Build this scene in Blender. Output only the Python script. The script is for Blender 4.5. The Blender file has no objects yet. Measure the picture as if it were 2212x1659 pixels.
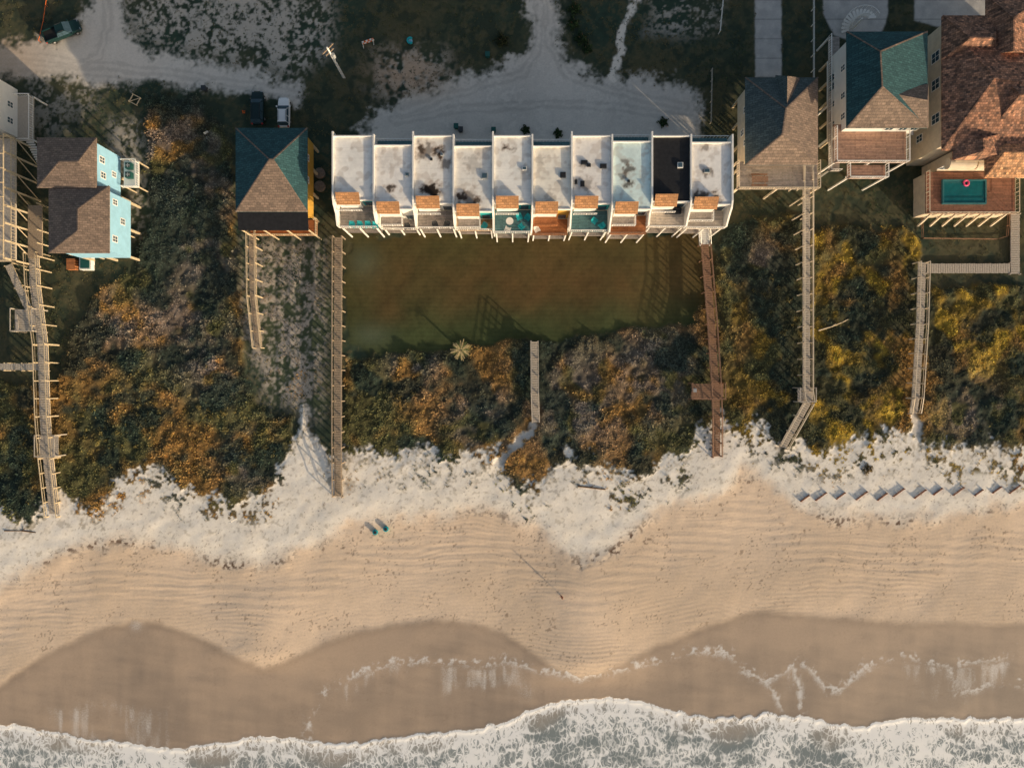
import bpy, math, random
import numpy as np
from mathutils import Vector
random.seed(3); rng=np.random.default_rng(3)
C=bpy.context.scene.collection
H=108.0; MP=0.0727
def P(px,py,h=0.0):
    s=MP*(H-h)/H
    return ((px-1106)*s,(829.5-py)*s)
def PV(px,py,h=0.0):
    a=P(px,py,h); return Vector((a[0],a[1],h))
def RC(px0,py0,px1,py1,h):
    a=P(px0,py1,h); b=P(px1,py0,h)
    return a[0],b[0],a[1],b[1]
# ------------------------------------------------------------ noise
def vnoise(x,y,seed):
    xi=np.floor(x).astype(np.int64); yi=np.floor(y).astype(np.int64)
    xf=x-xi; yf=y-yi
    u=xf*xf*(3-2*xf); v=yf*yf*(3-2*yf)
    def h(a,b):
        n=(a*374761393+b*668265263+seed*144269504)&0xffffffff
        n=((n^(n>>13))*1274126177)&0xffffffff
        return ((n^(n>>16))&0xffff)/65535.0
    return (h(xi,yi)*(1-u)+h(xi+1,yi)*u)*(1-v)+(h(xi,yi+1)*(1-u)+h(xi+1,yi+1)*u)*v
def fbm(x,y,size,octs,seed):
    r=0; a=1; t=0; f=1.0/size
    for o in range(octs):
        ca,sa=math.cos(o*1.1+seed),math.sin(o*1.1+seed)
        r=r+a*vnoise((x*ca-y*sa)*f+o*17.3,(x*sa+y*ca)*f+o*9.7,seed+o*31); t+=a; a*=.55; f*=2.03
    return np.clip((r/t-.5)*1.5+.5,0,1)
def snoise(x,y,seed):
    return vnoise(x,y,seed)*.65+vnoise(x*2.1+7,y*2.1+3,seed+5)*.35
def ss(a,b,x):
    t=np.clip((x-a)/(b-a),0,1); return t*t*(3-2*t)
def sdf(poly,x,y):
    d=np.full(x.shape,1e18); ins=np.zeros(x.shape,bool)
    n=len(poly)
    for i in range(n):
        ax,ay=poly[i]; bx,by=poly[(i+1)%n]
        ex,ey=bx-ax,by-ay
        t=np.clip(((x-ax)*ex+(y-ay)*ey)/(ex*ex+ey*ey+1e-9),0,1)
        d=np.minimum(d,(x-ax-t*ex)**2+(y-ay-t*ey)**2)
        if ay!=by:
            c=((ay>y)!=(by>y))&(x<(bx-ax)*(y-ay)/(by-ay)+ax)
            ins^=c
    d=np.sqrt(d)
    return np.where(ins,d,-d)
def pld(pts,x,y):
    d=np.full(x.shape,1e18)
    for i in range(len(pts)-1):
        ax,ay=pts[i]; bx,by=pts[i+1]; ex,ey=bx-ax,by-ay
        t=np.clip(((x-ax)*ex+(y-ay)*ey)/(ex*ex+ey*ey+1e-9),0,1)
        d=np.minimum(d,(x-ax-t*ex)**2+(y-ay-t*ey)**2)
    return np.sqrt(d)
def cv(s):
    a=[tuple(map(float,q.split(':'))) for q in s.split()]
    return np.array([q[0] for q in a]),np.array([q[1] for q in a])
VEG=cv("0:1100 60:1095 130:1060 180:1085 220:1075 260:1030 300:1000 350:1010 400:1040 440:1062 520:1068 580:1058 612:1010 640:930 655:880 668:930 690:955 712:985 750:985 800:980 850:1000 900:990 950:985 1000:975 1075:970 1095:1005 1120:1055 1165:1058 1200:1010 1230:980 1290:1005 1330:1035 1380:1030 1440:1000 1485:985 1505:925 1560:915 1650:925 1690:940 1750:955 1800:965 1860:955 1900:945 1970:935 2000:965 2050:975 2100:965 2212:980")
WHT=cv("0:1270 60:1235 130:1195 200:1168 260:1160 330:1162 400:1180 470:1195 560:1215 620:1205 700:1165 780:1125 850:1110 900:1115 1000:1097 1050:1088 1100:1112 1160:1132 1200:1172 1235:1205 1262:1212 1290:1200 1330:1172 1400:1122 1440:1100 1500:1082 1560:1068 1600:1012 1640:1020 1680:1060 1720:1090 1800:1110 1900:1115 1960:1120 2050:1110 2212:1085")
WET=cv("-60:1500 0:1480 60:1435 120:1400 200:1362 290:1338 350:1345 420:1370 500:1410 570:1442 620:1425 700:1385 780:1360 860:1345 950:1338 1020:1342 1080:1362 1140:1400 1200:1440 1250:1462 1290:1455 1340:1430 1420:1390 1500:1360 1580:1330 1650:1315 1750:1325 1850:1335 1950:1345 2050:1340 2212:1345")
SEA=cv("0:1562 60:1570 130:1583 200:1595 280:1603 340:1615 400:1612 480:1600 540:1592 640:1592 700:1605 780:1603 850:1592 920:1585 1000:1578 1080:1560 1130:1540 1180:1520 1230:1512 1280:1508 1350:1508 1420:1525 1480:1540 1530:1550 1600:1548 1660:1540 1720:1545 1780:1558 1850:1570 1920:1555 2000:1548 2100:1550 2212:1548")
SCRUB=[[(320,210),(420,200),(505,300),(508,500),(525,620),(525,800),(560,870),(640,900),(640,1300),(-900,1300),(-900,820),(130,830),(170,700),(230,620),(290,570),(330,480),(320,350)],
 [(743,768),(900,762),(1000,748),(1150,738),(1300,722),(1500,695),(1535,640),(1548,560),(1546,1300),(743,1300)],
 [(1550,480),(1733,470),(1735,1300),(1546,1300)],
 [(1735,500),(1950,490),(1978,520),(1985,600),(1975,1300),(1735,1300)],
 [(1990,620),(3200,600),(3200,1300),(1980,1300)]]
LAWN=[(747,505),(1525,505),(1545,560),(1533,650),(1500,690),(1300,718),(1150,735),(1000,746),(900,760),(790,764),(750,735)]
ROAD1=[(-300,85),(90,97),(172,72),(188,30),(188,-40),(268,-40),(270,80),(330,118),(430,135),(560,160),(645,185),(655,215),(640,232),(600,205),(540,195),(460,195),(330,180),(200,190),(120,168),(-300,165)]
ROAD2=[(1147,-40),(1147,70),(1125,120),(1090,150),(1020,165),(940,185),(870,212),(815,238),(778,275),(770,330),(1510,330),(1518,250),(1500,205),(1450,180),(1330,165),(1260,152),(1226,132),(1212,70),(1202,-40)]
DRV=[[(1631,-40),(1688,-40),(1688,168),(1632,168)],[(1775,-40),(1780,35),(1800,75),(1850,95),(1905,70),(1918,30),(1915,-40)],[(1975,-40),(1975,45),(2030,60),(2212,50),(2400,40),(2400,-40)]]
SANDY=[([(275,-40),(715,-40),(712,120),(640,160),(500,140),(360,110),(285,70)],.72),([(820,120),(900,100),(965,120),(960,190),(870,215),(815,195)],.6),
 ([(530,520),(700,520),(705,700),(690,900),(650,880),(580,860),(545,760)],.42),([(245,270),(300,270),(320,400),(300,520),(260,500),(275,400)],.6),([(1400,-40),(1550,-40),(1545,60),(1470,85),(1410,70)],.55),([(60,170),(200,180),(210,230),(100,300),(60,260)],.4)]
TRACKS=[[(-100,120),(90,125),(200,140),(420,165),(650,205)],[(-100,142),(100,150),(220,158),(420,180)],[(228,-40),(232,60),(210,120),(120,150)],[(1165,-40),(1168,90),(1130,160),(1000,200),(860,240)],[(1188,-40),(1190,100),(1230,165),(1330,200),(1480,230)],[(850,260),(1000,235),(1200,225),(1400,240),(1500,260)]]
PATHS=[[(1155,920),(1128,950),(1100,975),(1085,995)],[(655,885),(672,950),(690,1010)],[(1975,890),(1978,960),(1990,1040)],[(1370,0),(1350,60),(1325,170)],[(1690,960),(1640,1010)]]
WALKS=[[(65,545),(70,620),(92,760),(98,940),(118,1115)],[(545,500),(548,640),(558,750)],[(730,515),(728,1070)],[(1154,738),(1157,910)],[(1520,530),(1535,700),(1547,985)],[(1742,360),(1742,860),(1690,965)],[(1990,565),(1975,890)],[(0,792),(85,792)]]
def L3(a,b,t):
    a=np.asarray(a,float); b=np.asarray(b,float)
    if a.ndim==1: a=a[None,:]
    if b.ndim==1: b=b[None,:]
    return a*(1-t[:,None])+b*t[:,None]
def field(px,py,full=True):
    R={}
    big=fbm(px,py,140,3,5)-.5; med=fbm(px,py,42,3,11)-.5; fine=fbm(px,py,13,2,21)-.5
    vf=fbm(px,py,5.5,2,33)-.5
    wx=px+med*26+fine*8; wy=py+(fbm(px,py,48,3,61)-.5)*26+fine*8
    veg=np.interp(px,*VEG)-py
    vegm=ss(-10,10,veg+med*40+fine*20+vf*24+(big*26))
    isl=ss(.17,.27,med*.5+fine*.6+vf*.6)*ss(-95,-45,veg)*ss(20,-10,veg)*np.where((px>1300)|((px<620)&(px>250)),.9,.4)
    isl=np.maximum(isl,np.exp(-((py-1008+8*np.sin(px/60))/9)**2)*ss(1990,2010,px)*ss(-.05,.08,fine+vf*.6))
    sc=np.full(px.shape,-1e9)
    for p in SCRUB: sc=np.maximum(sc,sdf(p,wx,wy))
    scm=ss(-8,8,sc)
    strip=ss(-30,30,sdf(SANDY[2][0],px+med*70+fine*20,py+med*40))
    R['strip']=strip
    path=np.full(px.shape,1e9)
    for p in PATHS: path=np.minimum(path,pld(p,px+med*14,py))
    pm=ss(13,5,path+fine*10+vf*6)
    R['scrub']=np.clip(scm*vegm+isl,0,1)*(1-pm)
    landm=vegm
    whd=np.interp(px,*WHT)-py
    white=ss(-30,26,whd+med*34+big*20+fine*8+vf*8)
    wetd=py-np.interp(px,*WET)
    wet=ss(-10,12,wetd+med*8+fine*4)
    sead=py-(np.interp(px,*SEA)+(fbm(px,py*0,16,2,77)-.5)*9)
    sea=ss(-1.5,1.5,sead)
    lawn=ss(-5,5,sdf(LAWN,wx,wy))
    rd=np.maximum(sdf(ROAD1,wx,wy),sdf(ROAD2,wx,wy)); road=ss(-14,14,rd+fine*15+vf*14)
    dr=np.full(px.shape,-1e9)
    for p in DRV: dr=np.maximum(dr,sdf(p,px+fine*3,py+fine*3))
    drive=ss(-2.5,2.5,dr)
    sandy=np.zeros(px.shape)
    for p,st in SANDY: sandy=np.maximum(sandy,ss(-35,35,sdf(p,wx,wy))*ss(-.26,.26,fine*.8+vf*.9+med*.8+.02)*st)
    sandy=np.maximum(sandy,ss(5,-25,np.abs(rd+14))*ss(-.05,.25,fine+vf*.8)*.5)
    R.update(veg=landm,white=white,wet=wet,sea=sea,sead=sead,wetd=wetd,lawn=lawn,road=road,drive=drive,sandy=sandy,pm=pm,med=med,fine=fine,vf=vf,big=big,whd=whd,vegd=veg)
    z=.07*fine+.1*med
    z=z*(1-road*.9)*(1-drive)*(1-lawn*.75)
    beach=1-ss(-34,34,veg+med*34+big*22)
    sm1=snoise(px/48,py/40,711)-.5; sm2=snoise(px/17,py/15,719)-.5
    zb=.40+.17*sm1+.040*sm2+.008*vf+.10*big
    wz=ss(-45,45,whd+sm1*30)
    zb=zb*wz+(1-wz)*(.24*np.clip(1-(-whd)/450,0,1))
    horn=np.exp(-((px-1265-(py-1300)*.05)/95)**2)*ss(1150,1330,py)*ss(1490,1420,py)*.6+np.exp(-((px-575)/90)**2)*ss(1200,1330,py)*ss(1460,1400,py)*.4
    flat=(1-white)*(1-sea)
    w1=snoise(px/170,py/110,733)*46+snoise(px/60,py/34,739)*9
    rip=np.sin((py+w1+np.sin(px/120)*5)*2*np.pi/8.6)
    rmask=np.clip((snoise(px/130,py/70,741)-.30)*1.7,0,1)
    rip2=np.sin((py*.97+px*.10+snoise(px/90,py/60,747)*26)*2*np.pi/7.5)
    zb=zb+flat*(horn+(rip*rmask*.0135+rip2*(1-rmask)*.005)*(1-.85*wet)+big*.2*(1-wet*.6)+sm2*.025*(1-wet)+sm1*.04)
    tr=np.sin((py-.02*px+big*16)*2*np.pi/19)*ss(40,60,-whd)*ss(150,110,-whd)
    zb=zb+flat*tr*.012
    z=z*(1-beach)+beach*zb
    sz=scm*(1-beach)*(1-pm)
    z=z+sz*(.08+.5*np.clip(med+.5,0,1)+.22*(fine+.3)+.08*vf)+.25*big*sz
    z=z*(1-sea)+sea*(-.03+.05*sm1*ss(0,60,sead)+.012*fine)
    edge=np.exp(-((sead-4)/5)**2)*.07
    R['z']=z+edge-.002
    if not full: return R
    N=px.shape[0]
    t=np.clip(big*1.4+.5,0,1); c=L3((.032,.058,.040),(.080,.076,.040),t)
    c=L3(c,(.105,.092,.05),ss(0.02,.3,fine+vf)*.6)
    c=L3(c,(.022,.038,.027),ss(.02,.3,-fine+med)*.6)
    c=L3(c,L3((.060,.080,.045),(.33,.27,.20),ss(-.12,.25,fine*.8+med*1.6+vf*.5)),strip*.85)
    c=L3(c,(.64,.58,.51),sandy)
    warm=np.exp(-(((px-880)/70)**2+((py-160)/45)**2)); 
    c=L3(c,(.54,.37,.25),np.clip(warm*1.2,0,1)*ss(-.3,.15,fine+med+.1)*.85)
    lc=L3((.135,.078,.028),(.082,.064,.023),np.clip(big*1.7+.45+med*.4,0,1))
    lc=L3(lc,(.055,.070,.026),np.clip(ss(640,735,py+big*60)*.75+ss(110,20,sdf(LAWN,px,py)+big*60)*.35,0,1))
    lc=lc*(1+.06*np.sin(py*2*np.pi/9+med*1.2)+.22*vf+.18*fine+.12*med)[:,None]
    stk=fbm(px*.5+py*.5,(px-py)*.12,26,2,511)-.5; lc=lc*(1+.3*stk)[:,None]
    lc=L3(lc,(.12,.15,.10),np.clip(np.exp(-(((px-785)/35)**2+((py-565)/35)**2))+np.exp(-(((px-800)/45)**2+((py-725)/25)**2)),0,1)*.5)
    c=L3(c,lc,lawn)
    rc=L3((.68,.62,.55),(.52,.48,.43),np.clip(med*.7+fine*.4+big+.4,0,1))
    rc=L3(rc,(.78,.72,.64),ss(.0,.4,vf*.5+fine*.4+med*.9)*.4)
    td=np.full(px.shape,1e9)
    for p in TRACKS: td=np.minimum(td,np.abs(pld(p,px+med*18,py+med*10)-7))
    rc=rc*(1-.15*ss(6,1,td+fine*6))[:,None]
    rc=L3(rc,(.60,.42,.28),ss(150,0,px)*.7+np.exp(-(((px-905)/70)**2+((py-185)/30)**2))*.6)
    c=L3(c,rc,road)
    dc=L3((.56,.53,.49),(.42,.40,.38),np.clip(fine+med+.5,0,1)); dc=dc*(1-.35*(np.abs((py%42)-21)>20.0))[:,None]
    c=L3(c,dc,drive)
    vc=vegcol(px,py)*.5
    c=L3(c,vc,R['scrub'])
    c=L3(c,(.78,.71,.62),pm*landm)
    ws=L3((.94,.87,.77),(.88,.80,.69),np.clip(med+.5+fine,0,1))
    tan=L3((.82,.635,.47),(.73,.56,.405),np.clip(big*1.5+.5+fine*.3,0,1))
    wst=snoise(px/16,py/90,811)-.5; wst2=snoise((px+py*.4)/60,(py-px*.15)/14,817)-.5
    wetc=L3((.52,.39,.285),(.355,.275,.21),np.clip(ss(0,150,wetd)*.7+big+wst*.45+wst2*.6,0,1))
    wetc=wetc*(1-.16*ss(26,0,wetd)*ss(-8,4,wetd))[:,None]
    tan=L3(tan,(.62,.47,.34),np.clip((rip*.5+.5)**2*.28*rmask,0,1))
    bc=L3(tan,ws,white); bc=L3(bc,wetc,wet)
    deb=np.exp(-((whd+10+med*30)/12)**2)*ss(.10,.24,vf*1.3+fine*.6)*np.clip(.45+big*2.5,0,1.0)
    deb=np.maximum(deb, ss(.30,.40,vf)*ss(-.05,.25,fine+med)*np.exp(-((whd+30)/45)**2)*.7)
    fl=fbm(px,py,3.4,1,171)-.5
    deb=np.maximum(deb,ss(.46,.49,fl)*.5*ss(-.1,.2,med)*(1-white))
    bc=L3(bc,(.15,.09,.06),np.clip(deb,0,1)*(1-wet*.8))
    scat=ss(.42,.46,fbm(px,py,5,1,133)-.5)*(white*.35)*(1-sea)
    bc=L3(bc,(.24,.19,.12),scat)
    thin=ss(-70,5,veg+med*40)*ss(-.10,.25,fine*.5+vf)*white; bc=L3(bc,(.40,.32,.21),thin*.6)
    c=L3(c,bc,(1-landm)*(1-R['scrub']))
    wc=L3((.40,.36,.31),(.25,.285,.285),ss(0,50,sead+big*60))
    c=L3(c,wc,sea)
    R['c']=np.clip(c,0,1)
    foam=np.clip(1.0-ss(6,40,sead)*.46-ss(60,170,sead)*.12+big*.8+med*.45,0.08,1)
    for off,am in((38,.34),(74,.30),(112,.28)):
        foam=foam+am*np.exp(-((sead-off+sm1*30+big*50)/4.0)**2)
    foam=np.maximum(foam,ss(12,3,sead))
    foam=sea*np.clip(foam,0,1)*ss(900,160,sead)
    lace=np.zeros(N)
    LA=[[(662,1600),(672,1550),(700,1505),(760,1462),(850,1435),(900,1428),(1000,1432),(1100,1436),(1170,1450),(1250,1466),(1330,1452),(1420,1427),(1500,1412),(1570,1412),(1610,1445),(1660,1485),(1690,1535)],
        [(1605,1455),(1650,1478),(1690,1462),(1720,1440),(1755,1450),(1785,1490),(1810,1492),(1840,1465),(1880,1438),(1950,1418),(2050,1440),(2150,1418),(2290,1412)],[(1720,1440),(1735,1540)],[(2050,1440),(2060,1500),(2130,1480),(2290,1490)]]
    streak=snoise(px/11,py/60,821)-.5; patch=fbm(px,py,75,2,155)-.5
    for i,l in enumerate(LA):
        d=pld(l,px+med*14,py+med*14+fine*16+vf*16)
        k=(.60 if i else .62)
        lace=np.maximum(lace,(ss(30,0,d)*.55+ss(9,0,d)*.35)*np.clip(k+patch*.5+fine*.9+vf*.8,0,1))
    lowb=np.interp(px,[600,662,700,760,850,1000,1100,1250,1420,1570,1600,1720,1870,1950,2050,2150,2290],[1640,1590,1505,1462,1432,1430,1430,1468,1425,1410,1440,1440,1445,1418,1435,1418,1412])
    below=ss(-6,14,py+med*20-lowb)
    zone=np.maximum(np.exp(-((px-1040)/120)**2)*1.0,np.exp(-((px-2090)/170)**2)*1.15); zone=np.maximum(zone,np.exp(-((px-790)/100)**2)*.95); zone=np.maximum(zone,np.exp(-((px-1700)/80)**2)*.75)
    lace=np.maximum(lace,below*ss(120,0,py-lowb+med*70)*np.clip(.50+streak*1.0+patch*.4,0,1)*wet*np.clip(zone,0,1))
    lf=ss(1490,1540,py+med*30)*ss(440,300,px)*ss(60,140,px)*(.38+streak*1.0); lace=np.maximum(lace,lf*wet*.85)
    lace=np.maximum(lace,np.exp(-(((px-295)/22)**2+((py-1350)/20)**2))*.5)
    R['m']=np.stack([foam,np.clip(lace,0,1)*(1-sea),np.clip(wet*.6+sea*.4,0,1),np.ones(N)],1)
    cls=np.zeros(N,int)
    cls[R['scrub']>.5]=1; cls[lawn>.5]=2; cls[road>.5]=3; cls[drive>.5]=4
    cls[((1-landm)>.5)&(R['scrub']<=.5)]=5; cls[wet>.5]=6; cls[sea>.5]=7
    R['cls']=cls
    return R
def vegcol(px,py):
    n=fbm(px,py,85,3,201); m=fbm(px,py,34,2,207); f=fbm(px,py,9,2,209)
    c=L3((.34,.195,.062),(.125,.12,.05),ss(.25,.62,n))
    wr=ss(1480,1650,px)
    c=L3(c,(.27,.18,.036),wr*ss(.3,.6,m)*.9)
    c=L3(c,(.48,.33,.05),wr*ss(.52,.78,m)*ss(1600,1850,px))
    g=np.zeros(px.shape)
    for gx,gy,gr in [(390,370,170),(1250,860,130),(1400,800,110),(430,560,110),(620,700,120),(1040,900,80),(380,680,100),(900,790,60),(2100,900,90),(250,700,70),(1650,560,60),(460,780,80),(540,1000,60)]:
        g=np.maximum(g,np.exp(-(((px-gx)/gr)**2+((py-gy)/gr)**2)))
    c=L3(c,(.23,.195,.175),g*ss(.2,.55,m)*.85)
    c=L3(c,(.030,.052,.042),ss(.44,.66,fbm(px,py,60,3,219))*.85)  # dark teal-green patches painted in as shadow among the plants
    c=c*(.6+.8*f)[:,None]
    return c
# ------------------------------------------------------------ materials
def nt(m): return m.node_tree.nodes,m.node_tree.links
def mat(name,col,rough=.8,var=.2,scale=2.5,bump=.0,kind=None,metal=0,col2=None,alpha=1):
    m=bpy.data.materials.new(name); m.use_nodes=True; N,L=nt(m); b=N['Principled BSDF']
    b.inputs['Roughness'].default_value=rough; b.inputs['Metallic'].default_value=metal
    b.inputs['Specular IOR Level'].default_value=.3
    tc=N.new('ShaderNodeTexCoord'); no=N.new('ShaderNodeTexNoise'); no.inputs['Scale'].default_value=scale; no.inputs['Detail'].default_value=4; no.inputs['Roughness'].default_value=.65
    L.new(tc.outputs['Object'],no.inputs['Vector'])
    r=N.new('ShaderNodeValToRGB'); r.color_ramp.elements[0].position=.32; r.color_ramp.elements[1].position=.68
    c2=col2 or tuple(min(1,c*(1+var)) for c in col)
    r.color_ramp.elements[0].color=(*[c*(1-var) for c in col],1); r.color_ramp.elements[1].color=(*c2,1)
    L.new(no.outputs['Fac'],r.inputs['Fac']); out=r.outputs['Color']
    def mul(a,bsock,fac=1.0):
        x=N.new('ShaderNodeMix'); x.data_type='RGBA'; x.blend_type='MULTIPLY'; x.inputs[0].default_value=fac
        L.new(a,x.inputs[6]); L.new(bsock,x.inputs[7]); return x.outputs[2]
    def brick(w,h,ms,c1,c2,mo,off=None):
        br=N.new('ShaderNodeTexBrick'); br.inputs['Scale'].default_value=1.0
        if off:
            mp=N.new('ShaderNodeMapping'); mp.inputs['Location'].default_value=off; L.new(tc.outputs['Object'],mp.inputs['Vector']); L.new(mp.outputs[0],br.inputs['Vector'])
        else: L.new(tc.outputs['Object'],br.inputs['Vector'])
        br.inputs['Brick Width'].default_value=w; br.inputs['Row Height'].default_value=h; br.inputs['Mortar Size'].default_value=ms
        br.inputs['Color1'].default_value=(*c1,1); br.inputs['Color2'].default_value=(*c2,1); br.inputs['Mortar'].default_value=(*mo,1); return br.outputs['Color']
    if kind=='shingle': out=mul(out,brick(.6,.32,.03,(.72,.72,.72),(1.25,1.2,1.15),(.6,.6,.6)))
    if kind=='tile':
        out=mul(out,brick(.36,.30,.02,(.42,.42,.44),(1.7,1.5,1.35),(.45,.42,.4)))
        out=mul(out,brick(.72,.30,.0,(.7,.75,.8),(1.35,1.25,1.15),(1,1,1),(.3,.6,0)))
    if kind=='plank': out=mul(out,brick(3.,.22,.02,(.8,.8,.8),(1.15,1.12,1.1),(.35,.33,.3)))
    if kind=='siding':
        w=N.new('ShaderNodeTexWave'); w.bands_direction='Z'; w.wave_profile='SAW'; w.inputs['Scale'].default_value=1.3; w.inputs['Distortion'].default_value=0
        L.new(tc.outputs['Object'],w.inputs['Vector'])
        rr=N.new('ShaderNodeValToRGB'); rr.color_ramp.elements[0].color=(.7,.7,.7,1); rr.color_ramp.elements[1].color=(1,1,1,1); rr.color_ramp.elements[1].position=.3
        L.new(w.outputs['Fac'],rr.inputs['Fac']); out=mul(out,rr.outputs['Color'])
    L.new(out,b.inputs['Base Color'])
    if bump>0:
        bp=N.new('ShaderNodeBump'); bp.inputs['Strength'].default_value=bump; bp.inputs['Distance'].default_value=.05
        L.new(no.outputs['Fac'],bp.inputs['Height']); L.new(bp.outputs[0],b.inputs['Normal'])
    return m
def attrmat(name,rough=.9,var=.25,sc=4):
    m=bpy.data.materials.new(name); m.use_nodes=True; N,L=nt(m); b=N['Principled BSDF']; b.inputs['Roughness'].default_value=rough; b.inputs['Specular IOR Level'].default_value=.1
    a=N.new('ShaderNodeAttribute'); a.attribute_name='Col'
    no=N.new('ShaderNodeTexNoise'); no.inputs['Scale'].default_value=sc; no.inputs['Detail'].default_value=2
    tc=N.new('ShaderNodeTexCoord'); L.new(tc.outputs['Object'],no.inputs['Vector'])
    mr=N.new('ShaderNodeMapRange'); mr.inputs[1].default_value=.3; mr.inputs[2].default_value=.7; mr.inputs[3].default_value=1-var; mr.inputs[4].default_value=1+var; L.new(no.outputs['Fac'],mr.inputs[0])
    x=N.new('ShaderNodeVectorMath'); x.operation='SCALE'; L.new(a.outputs['Color'],x.inputs[0]); L.new(mr.outputs[0],x.inputs['Scale']); L.new(x.outputs[0],b.inputs['Base Color'])
    return m
def groundmat(name,sea=False,lace=False):
    m=bpy.data.materials.new(name); m.use_nodes=True; N,L=nt(m); b=N['Principled BSDF']; b.inputs['Specular IOR Level'].default_value=.25
    a=N.new('ShaderNodeAttribute'); a.attribute_name='Col'; k=N.new('ShaderNodeAttribute'); k.attribute_name='Msk'
    sp=N.new('ShaderNodeSeparateColor'); L.new(k.outputs['Color'],sp.inputs[0])
    tc=N.new('ShaderNodeTexCoord')
    def noise(s,d=4,vec=None,r=.6):
        n=N.new('ShaderNodeTexNoise'); n.inputs['Scale'].default_value=s; n.inputs['Detail'].default_value=d; n.inputs['Roughness'].default_value=r
        L.new(vec or tc.outputs['Object'],n.inputs['Vector']); return n
    def math_(op,x,y=None,clamp=False):
        n=N.new('ShaderNodeMath'); n.operation=op; n.use_clamp=clamp
        for i,v in enumerate([x,y]):
            if v is None: continue
            if isinstance(v,(int,float)): n.inputs[i].default_value=v
            else: L.new(v,n.inputs[i])
        return n.outputs[0]
    n1=noise(3.5,5)
    s=math_('MULTIPLY',math_('SUBTRACT',n1.outputs['Fac'],.5),.42)
    wetf=math_('SUBTRACT',1.0,math_('MULTIPLY',sp.outputs[2],.8))
    s=math_('ADD',math_('MULTIPLY',s,wetf),1.0)
    v=N.new('ShaderNodeVectorMath'); v.operation='SCALE'; L.new(a.outputs['Color'],v.inputs[0]); L.new(s,v.inputs['Scale'])
    ff=None; hh=math_('MULTIPLY',n1.outputs['Fac'],wetf)
    if sea:
        mp=N.new('ShaderNodeMapping'); mp.inputs['Scale'].default_value=(1.25,.62,1); L.new(tc.outputs['Object'],mp.inputs['Vector'])
        dn=noise(.55,2.5,None,.55); dv=N.new('ShaderNodeVectorMath'); dv.operation='MULTIPLY_ADD'; L.new(dn.outputs['Color'],dv.inputs[0]); dv.inputs[1].default_value=(2.6,2.0,0); L.new(mp.outputs[0],dv.inputs[2])
        vo=N.new('ShaderNodeTexVoronoi'); vo.feature='DISTANCE_TO_EDGE'; vo.inputs['Scale'].default_value=1.0; L.new(dv.outputs[0],vo.inputs['Vector'])
        vo2=N.new('ShaderNodeTexVoronoi'); vo2.feature='DISTANCE_TO_EDGE'; vo2.inputs['Scale'].default_value=2.3; L.new(dv.outputs[0],vo2.inputs['Vector'])
        n3=noise(.35,4,None,.65)
        thr=math_('ADD',math_('MULTIPLY',sp.outputs[0],.60),math_('MULTIPLY',math_('SUBTRACT',n3.outputs['Fac'],.52),.75))
        e1=math_('SUBTRACT',math_('MULTIPLY',thr,.42),vo.outputs['Distance'])
        e2=math_('SUBTRACT',math_('MULTIPLY',math_('SUBTRACT',thr,.10),.45),math_('MULTIPLY',vo2.outputs['Distance'],1.5))
        f=math_('MULTIPLY',math_('ADD',math_('MAXIMUM',e1,e2),.02),8.0,True)
        soft=math_('MULTIPLY',math_('SUBTRACT',thr,.15),.55,True)
        f=math_('ADD',math_('MULTIPLY',f,.85),soft,True)
        ff=math_('MULTIPLY',f,math_('MULTIPLY',sp.outputs[0],5.0,True))
    elif lace:
        n4=noise(6.5,6,None,.85)
        lf=math_('MULTIPLY',math_('SUBTRACT',math_('ADD',math_('MULTIPLY',sp.outputs[1],.50),math_('MULTIPLY',n4.outputs['Fac'],.95)),.62),3.4,True)
        lf=math_('MULTIPLY',lf,math_('MULTIPLY',sp.outputs[1],2.2,True)); ff=math_('MULTIPLY',lf,.62)
    ro=math_('SUBTRACT',.95,math_('MULTIPLY',sp.outputs[2],.78))
    if ff is not None:
        mx=N.new('ShaderNodeMix'); mx.data_type='RGBA'; L.new(ff,mx.inputs[0]); L.new(v.outputs[0],mx.inputs[6]); mx.inputs[7].default_value=(.97,.96,.94,1)
        L.new(mx.outputs[2],b.inputs['Base Color']); ro=math_('ADD',ro,math_('MULTIPLY',ff,.4),True); hh=math_('ADD',hh,math_('MULTIPLY',ff,.2))
    else: L.new(v.outputs[0],b.inputs['Base Color'])
    L.new(ro,b.inputs['Roughness'])
    bp=N.new('ShaderNodeBump'); bp.inputs['Strength'].default_value=.18; bp.inputs['Distance'].default_value=.015
    L.new(hh,bp.inputs['Height']); L.new(bp.outputs[0],b.inputs['Normal'])
    return m
GM=groundmat('terrain'); GW=groundmat('damp_sand',lace=True); GS=groundmat('surf',sea=True); VM=attrmat('foliage',.9,.2,6); DM=attrmat('stained_membrane',.8,.05,2)
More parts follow.
